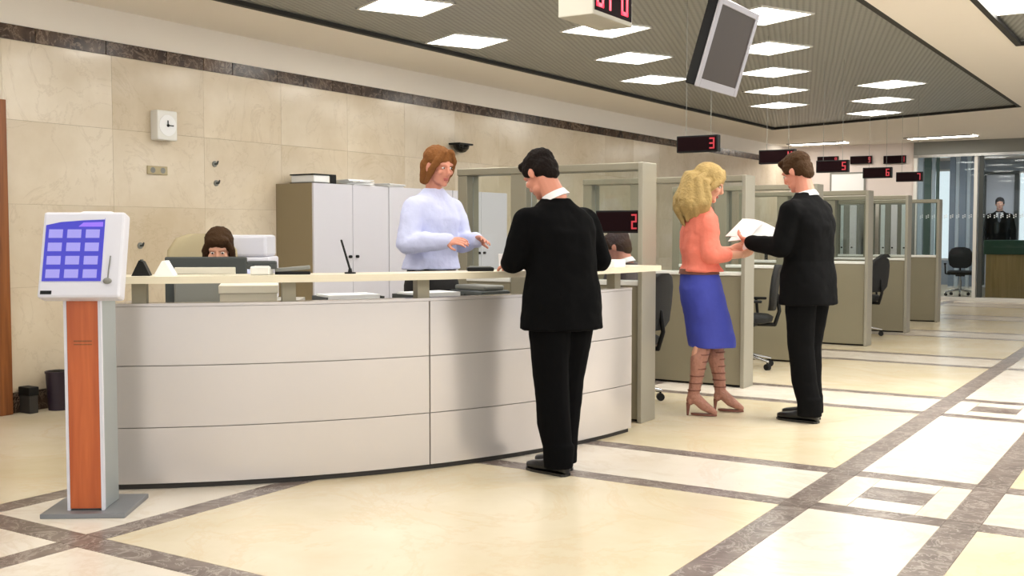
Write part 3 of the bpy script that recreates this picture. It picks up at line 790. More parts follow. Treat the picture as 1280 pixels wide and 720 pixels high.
# phone
p = onz(328, 346, ZL)
ph = empty('telephone', ledge_at(328), R(35), 'white desk telephone on the cream ledge beside the stapler', 'telephone')
MB().rbox((-0.05, -0.06, 0), (0.05, 0.06, 0.045), 0.008).build('body', 'white_metal', ph)
MB().rbox((-0.075, -0.022, 0.048), (0.075, 0.022, 0.072), 0.008).rbox((-0.075, -0.024, 0.03), (-0.04, 0.024, 0.055), 0.006).rbox((0.04, -0.024, 0.03), (0.075, 0.024, 0.055), 0.006).build('handset', 'dark_grey', ph)
# cream document box, papers, keyboard between counter top and ledge
cbx = empty('document_box', polar(3.28, -42.5, ZD), R(45), 'cream cardboard document box on the reception worktop', 'box')
MB().rbox((-0.15, -0.16, 0), (0.15, 0.16, 0.17), 0.004).build('body', 'cream_box', cbx)
MB().rbox((-0.156, -0.166, 0.15), (0.156, 0.166, 0.195), 0.004).build('lid', 'cream_box', cbx)
for (r_, ad, rz, lab_) in ((3.3, -33.0, 60, 'open tray of white papers on the worktop beside the ledge post'), (3.32, -24.5, 70, 'white papers in a black tray on the worktop below the standing receptionist')):
    tr = empty('paper_tray', polar(r_, ad, ZD), R(rz), lab_, 'tray')
    MB().box((-0.17, -0.13, 0), (0.17, 0.13, 0.012)).box((-0.17, -0.13, 0.012), (-0.16, 0.13, 0.12)).box((0.16, -0.13, 0.012), (0.17, 0.13, 0.12)).box((-0.16, 0.12, 0.012), (0.16, 0.13, 0.12)).build('tray', 'dark_grey', tr)
    for k in range(4): MB().box((-0.15, -0.11, 0.014+k*0.03), (0.15, 0.11, 0.04+k*0.03)).build('paper_block', 'paper', tr)
nm = empty('paper_tray', polar(3.3, -18, ZD), R(75), 'dark grey file holder on the worktop beside the man in the black suit', 'tray')
MB().rbox((-0.12, -0.16, 0), (0.12, 0.16, 0.13), 0.02).build('body', 'dark_grey', nm)
MB().rbox((-0.08, -0.14, 0.13), (0.08, 0.14, 0.16), 0.01).build('folder', 'mid_grey', nm)
p = onz(628, 346, ZL); wp = empty('brochure_stand', ledge_at(630), R(50), 'small clear white brochure stand on the ledge beside the man in black', 'stand')
b_ = MB().rbox((-0.03, -0.004, 0), (0.03, 0.004, 0.085), 0.002, 1).build('leaflet', 'paper', wp); b_.rotation_euler[0] = R(-12); b_.location = (0, 0, 0.012)
MB().rbox((-0.035, -0.03, 0), (0.035, 0.03, 0.012), 0.003, 1).build('base', 'frost', wp)
kb = empty('desk_phone', ledge_at(600), R(40), 'low black keypad lying on the ledge below the cabinets in the glass', 'keypad')
MB().rbox((-0.075, -0.035, 0), (0.075, 0.035, 0.022), 0.006).build('body', 'black_plastic', kb)
MB().rbox((-0.06, -0.025, 0.022), (0.06, 0.025, 0.027), 0.002, 1).build('keys', 'mid_grey', kb)
# note paper under the man's hands
sh = MB().rbox((-0.105, -0.15, 0), (0.105, 0.15, 0.004), 0.001, 1).build('form_sheet', 'paper', None, loc=polar(3.72, -16.8, ZL), rotz=R(-20)); tag(sh, 'white form on the ledge under the hands of the man in black', 'paper')
sh2 = MB().rbox((-0.105, -0.12, 0), (0.105, 0.12, 0.045), 0.004, 1).build('leaflet_pile', 'paper', None, loc=polar(3.68, -6.0, ZL), rotz=R(10)); tag(sh2, 'pile of white leaflets at the end of the ledge beside the partition', 'paper')
# printer behind the seated woman on a low side table
sp = Vector((-5.75, 5.75, 0.10))
stb = empty('side_table', (-5.66, 5.42, 0.10), R(35), 'low side table behind the seated woman carrying a white printer', 'table')
MB().rbox((-0.4, -0.25, 0.70), (0.4, 0.25, 0.73), 0.004).build('top', 'desk_grey', stb)
for sx in (-1, 1):
    for sy_ in (-1, 1): MB().rbox((sx*0.36-0.02, sy_*0.21-0.02, 0), (sx*0.36+0.02, sy_*0.21+0.02, 0.70), 0.003).build('leg', 'mid_grey', stb)
pr = empty('printer', (-5.64, 5.43, 0.83), R(35), 'white office printer behind the seated woman', 'printer')
MB().rbox((-0.2, -0.2, 0), (0.2, 0.2, 0.3), 0.015).build('body', 'kiosk_white', pr)
MB().rbox((-0.185, -0.2, 0.3), (0.185, 0.18, 0.45), 0.02).build('scanner', 'kiosk_white', pr)
BX('output_slot', (-0.15, -0.203, 0.18), (0.15, -0.199, 0.24), 'dark_grey', pr)

# ------------------------------------------------------------------ office chairs
def chair_tree(back, seat, metal):
    o = empty('office_chair')
    t = MB()
    t.loft([t.ering((-0.02, 0, z), (a, 0, 0), (0, b, 0), 24, 0.7) for z, a, b in ((0.43, 0.17, 0.18), (0.45, 0.235, 0.245), (0.49, 0.245, 0.25), (0.515, 0.2, 0.21))])
    t.build('seat', seat, o, smooth=60)
    t = MB()
    rr = []
    for z, hw, xx in ((0.56, 0.13, -0.25), (0.62, 0.21, -0.262), (0.75, 0.235, -0.27), (0.88, 0.225, -0.285), (0.96, 0.17, -0.30), (0.99, 0.08, -0.306)):
        rr.append(t.ering((xx, 0, z), (0.035, 0, 0), (0, hw, 0), 24, 0.6))
    t.loft(rr); t.build('backrest', back, o, smooth=60)
    MB().path([(-0.1, 0, 0.42), (-0.28, 0, 0.42), (-0.32, 0, 0.55), (-0.3, 0, 0.7)], [0.018]*4, 8).build('back_bracket', 'black_plastic', o, smooth=60)
    MB().cyl((0, 0, 0.12), 0.03, 0.2).cyl((0, 0, 0.3), 0.02, 0.13).build('gas_column', metal, o, smooth=40)
    MB().rbox((-0.1, -0.09, 0.40), (0.1, 0.09, 0.435), 0.01).build('mechanism', 'black_plastic', o)
    for k in range(5):
        a = 2*PI*k/5; c_, s_ = math.cos(a), math.sin(a)
        ft = MB().path([(0.03*c_, 0.03*s_, 0.13), (0.28*c_, 0.28*s_, 0.08)], [0.024, 0.016], 8).build('foot', metal, o, smooth=60)
        MB().tube((0.28*c_-0.02*s_, 0.28*s_+0.02*c_, 0.03), (0.28*c_+0.02*s_, 0.28*s_-0.02*c_, 0.03), 0.03, n=12).tube((0.28*c_, 0.28*s_, 0.04), (0.28*c_, 0.28*s_, 0.085), 0.008).build('castor', 'black_plastic', ft, smooth=40)
    for s_ in (-1, 1):
        MB().path([(-0.12, s_*0.2, 0.43), (-0.1, s_*0.28, 0.45), (-0.08, s_*0.29, 0.64)], [0.014]*3, 8).rbox((-0.18, s_*0.29-0.025, 0.64), (0.08, s_*0.29+0.025, 0.665), 0.01).build('armrest', 'black_plastic', o, smooth=50)
    return o
ch = chair_tree('chair_black', 'chair_black', 'chrome')
cs = [ch] + [copy_tree(ch) for _ in range(4)]
cset = [((-3.72, 7.50), 180, 'black office chair under the customer sitting in the first glass booth'),
        ((-3.68, 10.0), 195, 'black office chair in the booth behind the man with papers'),
        ((-3.62, 13.85), 165, 'black office chair in the fourth booth along the row'),
        ((-4.05, 15.75), 170, 'black office chair in the last booth along the row'),
        ((-5.5, 24.0), -80, 'black office chair behind the glazed wall beside the security desk')]
for o, (xy, rz, l_) in zip(cs, cset):
    o.location = (*xy, 0); o.rotation_euler[2] = R(rz); tag(o, l_, 'chair', 'black office chairs')
p5 = ony(1200, 350, 23.6); cs[4].location = (p5.x, 23.6, 0)
c6 = copy_tree(ch); c6.location = (-5.34, 4.845, 0.10); c6.rotation_euler[2] = R(-32)
tag(c6, 'beige-backed office chair under the seated receptionist', 'chair')
for c_ in c6.children:
    if c_.name.startswith(('backrest', 'seat')):
        c_.data = c_.data.copy(); c_.data.materials.clear(); c_.data.materials.append(MATS['chair_beige'])
    if c_.name.startswith('backrest'): c_.location.z = 0.2
# booth desks with monitors
bd = empty('booth_desk')
MB().rbox((-0.35, -0.82, 0.71), (0.35, 0.82, 0.74), 0.004).build('top', 'desk_grey', bd)
for s_ in (-1, 1): MB().rbox((-0.32, s_*0.8-0.015, 0), (0.32, s_*0.8+0.015, 0.71), 0.003).build('side_panel', 'panel_olive', bd)
MB().rbox((0.0, -0.785, 0.2), (0.02, 0.785, 0.71), 0.002, 1).build('modesty_panel', 'panel_olive', bd)
bm_ = empty('monitor')
MB().rbox((-0.02, -0.22, 0.12), (0.02, 0.22, 0.45), 0.008).build('bezel', 'black_plastic', bm_)
BX('screen', (-0.022, -0.2, 0.14), (-0.02, 0.2, 0.43), 'black_gloss', bm_)
MB().rbox((0.0, -0.03, 0.01), (0.03, 0.03, 0.2), 0.005).build('stand', 'black_plastic', bm_)
MB().rbox((-0.1, -0.12, 0.0), (0.1, 0.12, 0.014), 0.005).build('foot', 'black_plastic', bm_)
names = ['behind the blonde woman', 'behind the man with papers', 'third', 'fourth', 'last']
for k in range(5):
    ym = PY[k] + 0.22 + 0.87
    o = bd if k == 0 else copy_tree(bd); o.location = (-4.85, ym, 0)
    tag(o, 'grey booth desk in the ' + (['first glass booth, behind the blonde woman', 'second glass booth, behind the man with papers', 'third glass booth of the row', 'fourth glass booth of the row', 'last glass booth of the row'][k]), 'desk', 'desks in the glass booths')
    m_ = bm_ if k == 0 else copy_tree(bm_); m_.location = (-4.85, ym+0.3, 0.74); m_.rotation_euler[2] = R(20)
    tag(m_, 'black monitor on the desk of the ' + ['first', 'second', 'third', 'fourth', 'last'][k] + ' glass booth', 'monitor', 'monitors in the glass booths')

# ------------------------------------------------------------------ people
def remesh(mb, name, m, parent, voxel=0.007, smooth=3, dec=None, noise=0.0, nsc=18.0):
    me = bpy.data.meshes.new('tmp')
    bmesh.ops.recalc_face_normals(mb.bm, faces=mb.bm.faces[:])
    mb.bm.to_mesh(me); mb.bm.free()
    o = bpy.data.objects.new('tmp', me); COL.objects.link(o)
    r = o.modifiers.new('r', 'REMESH'); r.mode = 'VOXEL'; r.voxel_size = voxel
    if smooth:
        s_ = o.modifiers.new('s', 'SMOOTH'); s_.factor = 0.5; s_.iterations = smooth
    if noise:
        tx = bpy.data.textures.new('n', 'CLOUDS'); tx.noise_scale = 1.0/nsc
        d = o.modifiers.new('d', 'DISPLACE'); d.texture = tx; d.strength = noise; d.mid_level = 0.5
    if dec:
        q = o.modifiers.new('q', 'DECIMATE'); q.ratio = dec
    dg_ = bpy.context.evaluated_depsgraph_get(); dg_.update()
    nm_ = bpy.data.meshes.new_from_object(o.evaluated_get(dg_), depsgraph=dg_)
    bpy.data.objects.remove(o); bpy.data.meshes.remove(me)
    nm_.name = name; nm_.materials.clear(); nm_.materials.append(MATS[m])
    nm_.polygons.foreach_set('use_smooth', [True]*len(nm_.polygons))
    ob = bpy.data.objects.new(name, nm_); COL.objects.link(ob); ob.parent = parent
    return ob

V = Vector
def frame(origin, fwd, upv):
    f = V(fwd).normalized(); l = V(upv).cross(f).normalized(); u = f.cross(l)
    return Matrix(((f.x, l.x, u.x, origin[0]), (f.y, l.y, u.y, origin[1]), (f.z, l.z, u.z, origin[2]), (0, 0, 0, 1)))

def add_hand(mb, wrist, d, n, side, s=1.0, curl=25):
    """d: finger direction, n: palm normal (palm side), side: +1 left, -1 right"""
    d = V(d).normalized(); n = V(n); n = (n - d*n.dot(d)).normalized(); w = d.cross(n)*side   # w points to the thumb side
    wrist = V(wrist)
    def pt(a, b, c): return wrist + (d*a + w*b + n*c)*s
    rings = []
    for a, hw, ht in ((-0.01, 0.026, 0.018), (0.02, 0.034, 0.016), (0.06, 0.042, 0.014), (0.092, 0.040, 0.012)):
        rings.append(mb.ering(pt(a, 0, 0), w*hw*s, n*ht*s, 16, 0.8))
    mb.loft(rings)
    for b, l, k in ((0.031, 0.072, 0.9), (0.0105, 0.082, 1.0), (-0.0105, 0.076, 1.1), (-0.031, 0.06, 1.25)):
        p = pt(0.088, b, 0); c = R(curl*k)*0.5
        pts = [p]; ang = 0
        for f_ in (0.45, 0.32, 0.26):
            ang += c; p = p + (d*math.cos(ang) + n*math.sin(ang) + w*(b*1.2))*l*f_*s; pts.append(p)
        mb.path(pts, [0.0088*s, 0.0082*s, 0.0075*s, 0.0066*s], 8)
    q = pt(0.025, 0.03, 0.006); q2 = pt(0.06, 0.058, 0.018); q3 = pt(0.088, 0.064, 0.03)
    mb.path([q, q2, q3], [0.013*s, 0.0098*s, 0.008*s], 8)

def add_head(mb, M, s=1.0, fem=False):
    T = M @ Matrix.Scale(s, 4)
    jw = 0.052 if fem else 0.058
    mb.ell((-0.012, 0, 0.03), (0.098, 0.076, 0.092), T, 20)
    mb.ell((0.028, 0, -0.035), (0.066, 0.06, 0.075), T, 18)
    mb.ell((0.035, 0, -0.078), (0.052, jw, 0.036), T, 16)
    mb.ell((0.074, 0, -0.1), (0.02, 0.024, 0.017), T, 12)
    def tp(*p): return T @ V(p)
    mb.path([tp(0.088, 0, 0.014), tp(0.106, 0, -0.026), tp(0.098, 0, -0.036)], [0.0085*s, 0.0125*s, 0.010*s], 10)
    for q in (-1, 1):
        mb.path([tp(0.082, q*0.014, 0.024), tp(0.074, q*0.046, 0.024)], [0.010*s, 0.009*s], 8)
        mb.ell((0.066, q*0.042, -0.024), (0.022, 0.02, 0.02), T, 10)
        mb.ell((-0.01, q*0.077, -0.012), (0.019, 0.009, 0.031), T, 10)
        mb.ell((-0.002, q*0.081, -0.012), (0.012, 0.007, 0.022), T, 8)

def face_bits(M, s, root, lipm='lips'):
    T = M @ Matrix.Scale(s, 4)
    for q in (-1, 1):
        t = MB(); t.ell((0.0805, q*0.031, 0.004), (0.009, 0.012, 0.0062), T, 12); e_ = t.build('eye', 'eye_white', root, smooth=180)
        t = MB(); t.ell((0.0878, q*0.031, 0.004), (0.003, 0.0056, 0.0056), T, 10); t.build('iris', 'iris', e_, smooth=180)
    t = MB(); t.ell((0.089, 0, -0.063), (0.008, 0.022, 0.0055), T, 12); t.ell((0.0885, 0, -0.071), (0.0085, 0.018, 0.006), T, 12); t.build('lips', lipm, root, smooth=180)

def short_hair(M, s, root, m, female=False):
    T = M @ Matrix.Scale(s, 4); mb = MB()
    mb.ell((-0.02, 0, 0.052), (0.104, 0.085, 0.082), T, 20)
    mb.ell((-0.05, 0, 0.0), (0.068, 0.08, 0.075), T, 18)
    mb.ell((-0.07, 0, -0.045), (0.038, 0.058, 0.045), T, 14)
    mb.ell((0.045, 0.015, 0.09), (0.045, 0.06, 0.028), T, 14)
    for q in (-1, 1): mb.ell((0.01, q*0.066, 0.03), (0.045, 0.02, 0.045), T, 12)
    return remesh(mb, 'hair', m, root, 0.006, 2, 0.5, noise=0.012, nsc=40)

def make_person(label, group, pos, ang, J_, style):
    """J_: joints in the body's own frame (x ahead, y to its left)"""
    s = style.get('s', 1.0)
    root = empty('person', pos, R(ang), label, 'person')
    J = {k: V(v)*s for k, v in J_.items()}
    M = frame(J['head'], *style['look'])
    fem = style.get('fem', False)
    vox = style.get('vox', 0.0045)
    # body, one continuous mesh
    mb = MB()
    add_head(mb, M, s*style.get('hs', 1.0), fem)
    mb.path([J['head'] + M.to_3x3() @ V((-0.022, 0, -0.05))*s, J['neck']], [0.05*s if fem else 0.057*s, 0.056*s if fem else 0.064*s], 14)
    mb.path([J['neck'], J['chest'], J['waist'], J['pelvis']], [0.06*s, 0.095*s, 0.085*s, 0.095*s], 14)
    for k, q in (('l', 1), ('r', -1)):
        mb.path([J['chest'] + V((0, q*0.05, 0.03))*s, J['sh'+k] + V((0, -q*0.015, -0.04))*s, J['el'+k], J['wr'+k]], [0.06*s, 0.045*s, 0.038*s, 0.027*s], 12)
        hd_ = style['hand'+k]
        add_hand(mb, J['wr'+k], hd_[0], hd_[1], q, s*(0.92 if fem else 1.0), hd_[2])
        mb.path([J['pelvis'], J['hip'+k], J['kn'+k], J['an'+k]], [0.08*s, 0.072*s, 0.05*s, 0.036*s], 12)
        c_ = J['kn'+k].lerp(J['an'+k], 0.3) + V((-0.02, 0, 0))*s
        mb.ell(c_, (0.05*s, 0.046*s, 0.095*s), None, 12)
        mb.path([J['an'+k], J['an'+k] + V((0.04, 0, -0.03))*s], [0.034*s, 0.026*s], 10)
    remesh(mb, 'body', style.get('skin', 'skin'), root, vox, 2, 0.35)
    face_bits(M, s*style.get('hs', 1.0), root)
    return root, J, M

def ring_dir(mb, c, yaw, d, w, n=28, e=0.85, tilt=0.0):
    c_, s_ = math.cos(yaw), math.sin(yaw)
    ax = V((c_*d*math.cos(tilt), s_*d*math.cos(tilt), -math.sin(tilt)*d))
    return mb.ering(c, ax, V((-s_*w, c_*w, 0)), n, e)

def jacket(root, J, s, m, open_front=True, hem=0.78, voxel=0.008, name='jacket', slim=1.0, sleeve=(0.074, 0.064, 0.05), noise=0.010, to=1.0):
    mb = MB()
    pel, wai, che, nek = J['pelvis'], J['waist'], J['chest'], J['neck']
    def sp(z):
        pts = [pel - V((0, 0, 0.25*s)), pel, wai, che, nek]
        for a, b in zip(pts, pts[1:]):
            if z <= b.z or b is nek:
                t = (z-a.z)/max(1e-4, b.z-a.z); return a.lerp(b, t)
    shz = (J['shl'].z + J['shr'].z)/2/s
    prof = [(hem, 0.158, 0.215), (0.95, 0.148, 0.208), (1.07, 0.13, 0.188), (1.18, 0.132, 0.19), (1.30, 0.135, 0.2), (shz-0.06, 0.122, 0.205), (shz-0.01, 0.106, 0.198), (shz+0.025, 0.092, 0.165), (shz+0.055, 0.078, 0.115), (shz+0.08, 0.066, 0.082), (shz+0.095, 0.06, 0.068)]
    prof = [p for p in prof if p[0] >= hem - 1e-6]
    rings = []
    for z, d, w in prof:
        c = sp(z*s); rings.append(mb.ering((c.x, c.y, z*s), (d*s*slim, 0, 0), (0, w*s*slim, 0), 32, 0.85))
    mb.loft(rings)
    for k, q in (('l', 1), ('r', -1)):
        a, b, c = J['sh'+k], J['el'+k], J['wr'+k]
        c = b.lerp(c, to)
        a2_ = V((a.x, a.y, a.z-0.03*s))
        mb.path([V((a.x, a.y - q*0.09*s, a.z-0.03*s)), a2_, b, c], [0.085*s, sleeve[0]*s, sleeve[1]*s, sleeve[2]*s], 14)
    return remesh(mb, name, m, root, voxel, 6, 0.5, noise=noise, nsc=9)

def trousers(root, J, s, m, f=1.0):
    mb = MB()
    p = J['pelvis']
    rings = [mb.ering((p.x, p.y, p.z+dz*s), (d*s, 0, 0), (0, w*s, 0), 28, 0.85) for dz, d, w in ((-0.14, 0.12, 0.185), (-0.06, 0.135, 0.19), (0.04, 0.125, 0.178), (0.1, 0.11, 0.165))]
    mb.loft(rings)
    for k in 'lr':
        h_ = J['hip'+k] + V((0, 0, 0.0)); kn, an = J['kn'+k], J['an'+k]
        mb.path([h_, h_.lerp(kn, 0.35), kn, kn.lerp(an, 0.55), an + V((-0.012, 0, 0.03))*s, an + V((-0.012, 0, -0.035))*s], [0.105*s*f, 0.104*s*f, 0.086*s*f, 0.082*s*f, 0.075*s, 0.032*s], 16)
        mb.tube(an + V((-0.012, 0, 0.08))*s, an + V((-0.012, 0, -0.045))*s, 0.078*s*f, 0.082*s, 18)
    return remesh(mb, 'trousers', m, root, 0.008, 5, 0.5, noise=0.012, nsc=7)

def shoe(root, an, toe, s, m, L=0.29):
    a = V((an.x, an.y, 0)); d = V((toe.x-an.x, toe.y-an.y, 0)).normalized(); w = V((-d.y, d.x, 0))
    t = MB(); R_ = []
    base = a - d*0.075*s
    for f_, hw, hz in ((0.0, 0.02, 0.05), (0.03, 0.036, 0.085), (0.2, 0.04, 0.10), (0.36, 0.042, 0.088), (0.55, 0.048, 0.06), (0.75, 0.05, 0.048), (0.9, 0.04, 0.04), (1.0, 0.016, 0.03)):
        c = base + d*L*f_*s
        pts = []
        for i in range(16):
            th = 2*PI*i/16; ct, st = math.cos(th), math.sin(th)
            z = hz*s*0.5*(1+math.copysign(abs(st)**0.7, st)) + 0.012*s
            pts.append(c + w*hw*s*math.copysign(abs(ct)**0.8, ct) + V((0, 0, z)))
        R_.append(pts)
    t.loft(R_); sh_ = t.build('shoe', m, root, smooth=60)
    t = MB(); R_ = []
    for f_, hw in ((-0.01, 0.02), (0.04, 0.037), (0.3, 0.038), (0.55, 0.049), (0.78, 0.051), (0.93, 0.04), (1.015, 0.016)):
        c = base + d*L*f_*s
        R_.append([c - w*hw*s, c + w*hw*s, c + w*hw*s + V((0, 0, 0.014*s)), c - w*hw*s + V((0, 0, 0.014*s))])
    t.loft(R_)
    hc_ = base + d*0.045*s
    t.build('sole', 'shoe_black', sh_)
    return sh_

def collar(root, J, M, s, m='shirt_white', r=0.068):
    t = MB(); n = J['neck']; up = (J['head'] + M.to_3x3() @ V((-0.022, 0, -0.05))*s - n).normalized()
    f = V((1, 0, 0)); f = (f - up*f.dot(up)).normalized(); l = up.cross(f)
    rr = [t.ering(n + up*a*s, f*b*s, l*b*s*0.98, 24) for a, b in ((0.0, r+0.016), (0.018, r+0.008), (0.038, r+0.001), (0.036, r-0.006), (0.0, r-0.004))]
    t.loft(rr); return t.build('shirt_collar', m, root, smooth=50)

# --- man in black at the counter, seen from behind, writing with his head bowed
def std(s=1.0):
    return dict(head=(0.05, 0, 1.66), neck=(0.0, 0, 1.49), chest=(0.0, 0, 1.32), waist=(0.0, 0, 1.1), pelvis=(0, 0, 0.95),
                shl=(0, 0.185, 1.43), shr=(0, -0.185, 1.43), ell=(0.0, 0.25, 1.14), elr=(0.0, -0.25, 1.14), wrl=(0.2, 0.2, 1.1), wrr=(0.2, -0.2, 1.1),
                hipl=(0, 0.09, 0.9), hipr=(0, -0.09, 0.9), knl=(0.02, 0.1, 0.5), knr=(0.02, -0.1, 0.5), anl=(-0.02, 0.1, 0.085), anr=(-0.02, -0.1, 0.085), toel=(0.16, 0.12, 0.03), toer=(0.16, -0.12, 0.03))

J1 = std()
J1.update(head=(0.15, 0.035, 1.615), neck=(0.055, 0, 1.475), chest=(0.03, 0, 1.30), shl=(0.05, 0.195, 1.385), shr=(0.05, -0.195, 1.385),
          ell=(0.10, 0.245, 1.15), elr=(0.03, -0.285, 1.15), wrl=(0.31, 0.12, 1.125), wrr=(0.30, -0.12, 1.125),
          anl=(-0.03, 0.055, 0.085), anr=(0.07, -0.05, 0.085), knl=(-0.0, 0.075, 0.5), knr=(0.05, -0.075, 0.5), toel=(0.15, 0.085, 0.03), toer=(0.25, -0.05, 0.03))
st1 = dict(s=1.0, look=((0.76, 0.08, -0.62), (0.5, 0.0, 0.85)), handl=((0.8, -0.5, -0.12), (0, 0, -1), 30), handr=((0.8, 0.45, -0.12), (0, 0, -1), 50), skin='skin_ruddy')
p = onz(702, 590)
m1, Jm, Mm = make_person('man in a black suit seen from behind, leaning over the reception ledge with bowed head', None, (p.x, p.y, 0), 158, J1, st1)
jacket(m1, Jm, 1.0, 'suit_black', slim=1.1, sleeve=(0.082, 0.07, 0.052), noise=0.018); trousers(m1, Jm, 1.0, 'suit_black', 1.1); short_hair(Mm, 1.0, m1, 'hair_dark'); collar(m1, Jm, Mm, 1.0)
for k in 'lr': shoe(m1, Jm['an'+k], Jm['toe'+k], 1.0, 'shoe_black')

# --- man in dark suit holding papers, facing the blonde woman
J2 = std()
J2.update(head=(0.10, 0.0, 1.665), neck=(0.02, 0, 1.49), shl=(0.02, 0.185, 1.43), shr=(0.02, -0.185, 1.43), ell=(0.06, 0.235, 1.16), elr=(0.07, -0.235, 1.16), wrl=(0.32, 0.19, 1.19), wrr=(0.32, -0.16, 1.19),
          anl=(-0.05, 0.07, 0.085), anr=(0.02, -0.07, 0.085), knl=(0.0, 0.085, 0.5), knr=(0.04, -0.085, 0.5), toel=(0.13, 0.085, 0.03), toer=(0.2, -0.085, 0.03))
st2 = dict(s=1.03, look=((0.86, -0.02, -0.45), (0.4, 0.0, 0.9)), handl=((0.9, -0.15, 0.25), (0.1, -0.5, 0.8), 35), handr=((0.9, 0.15, 0.25), (0.1, 0.5, 0.8), 35), skin='skin_ruddy')
p = onz(1008, 525)
m2, Jm2, Mm2 = make_person('man in a dark suit holding white papers in front of the blonde woman', None, (p.x, p.y, 0), 166, J2, st2)
jacket(m2, Jm2, 1.03, 'suit_dark', slim=1.06, sleeve=(0.08, 0.07, 0.054), noise=0.018); trousers(m2, Jm2, 1.03, 'suit_dark'); short_hair(Mm2, 1.03, m2, 'hair_brown'); collar(m2, Jm2, Mm2, 1.03)
for k in 'lr': shoe(m2, Jm2['an'+k], Jm2['toe'+k], 1.03, 'shoe_black')
t = MB(); c = Jm2['neck']
t.prism([(-0.07, 0.0), (0.07, 0.0), (0.005, -0.26), (-0.005, -0.26)], 0, 0.012, Matrix.Translation((c.x+0.108, 0, c.z-0.05)) @ Matrix.Rotation(R(-14), 4, 'Y') @ Matrix.Rotation(PI/2, 4, 'Z') @ Matrix.Rotation(PI/2, 4, 'X'))
t.build('shirt_front', 'shirt_white', m2)
def cuffs(root, J, s):
    for k in 'lr':
        a, b = J['el'+k], J['wr'+k]; d = (b-a).normalized(); t = MB()
        t.tube(b - d*0.01*s, b + d*0.022*s, 0.042*s, 0.04*s, 16); t.build('shirt_cuff', 'shirt_white', root, smooth=40)
cuffs(m1, Jm, 1.0); cuffs(m2, Jm2, 1.03)
# papers in hands
def sheet(label, pos, rz, rx, w=0.21, h=0.297, bend=0.03, name='paper_sheet'):
    t = MB(); n_ = 8
    for z_ in (0,):
        top = []; 
        rings = []
        for i in range(n_+1):
            f_ = i/n_-0.5; zz = bend*math.cos(f_*PI)
            rings.append([(f_*h, -w/2, zz), (f_*h, w/2, zz), (f_*h, w/2, zz+0.0025), (f_*h, -w/2, zz+0.0025)])
        t.loft(rings)
    o = t.build(name, 'paper', None, smooth=40); o.location = pos; o.rotation_euler = (R(rx[0]), R(rx[1]), R(rz)); tag(o, label, 'paper', None)
    return o
hp = m2.matrix_basis @ ((Jm2['wrl']+Jm2['wrr'])/2 + V((0.13, 0, 0.05)))
sheet('white paper sheet held by the man in the dark suit', hp + V((0.0, 0, 0.02)), 166, (-38, -14))
sheet('second white paper sheet fanned under the first in his hands', hp + V((0.03, -0.03, -0.012)), 180, (-30, -8))

# --- blonde woman in coral top and blue skirt
J3 = std()
J3.update(head=(0.0, -0.01, 1.645), neck=(-0.065, 0, 1.475), chest=(-0.065, 0, 1.32), waist=(-0.07, 0, 1.12), pelvis=(-0.05, 0, 0.98),
          shl=(-0.055, 0.155, 1.41), shr=(-0.055, -0.155, 1.41), ell=(-0.03, 0.22, 1.15), elr=(-0.05, -0.215, 1.14), wrl=(0.2, 0.13, 1.17), wrr=(0.18, -0.15, 1.14),
          hipl=(-0.05, 0.075, 0.92), hipr=(-0.05, -0.075, 0.92), knl=(0.08, 0.07, 0.53), knr=(-0.05, -0.07, 0.53), anl=(0.12, 0.07, 0.14), anr=(-0.13, -0.08, 0.14), toel=(0.25, -0.01, 0.03), toer=(0.0, -0.16, 0.03))
st3 = dict(s=1.0, look=((0.82, -0.34, -0.4), (0.35, -0.15, 0.9)), handl=((0.9, -0.2, 0.3), (0.1, -0.6, 0.6), 35), handr=((0.9, 0.2, 0.2), (0.1, 0.7, 0.6), 35), fem=True, skin='skin')
p = onz(884, 516)
w3, Jw, Mw = make_person('blonde woman in a coral top and blue skirt facing the man with papers', None, (p.x, p.y, 0), 40, J3, st3)
jacket(w3, Jw, 1.0, 'coral', hem=1.02, name='blouse', slim=0.95, sleeve=(0.07, 0.068, 0.06), noise=0.025, to=0.45)
mb = MB()
sk_ = [(1.06, 0.112, 0.148, -0.07), (1.0, 0.13, 0.168, -0.068), (0.9, 0.15, 0.19, -0.055), (0.78, 0.155, 0.19, -0.03), (0.66, 0.16, 0.182, 0.0), (0.56, 0.165, 0.178, 0.02), (0.48, 0.165, 0.175, 0.03)]
mb.loft([mb.ering((x_, 0, z), (d, 0, 0), (0, w, 0), 36, 0.9) for z, d, w, x_ in sk_])
remesh(mb, 'skirt', 'skirt_blue', w3, 0.008, 3, 0.5, noise=0.016, nsc=8)
bt_ = MB(); bt_.loft([bt_.ering((-0.07, 0, z), (d, 0, 0), (0, d+0.037, 0), 32, 0.9) for z, d in ((1.0, 0.132), (1.002, 0.139), (1.038, 0.13), (1.04, 0.122))]); bt_.build('belt', 'boot_lace', w3, smooth=50)
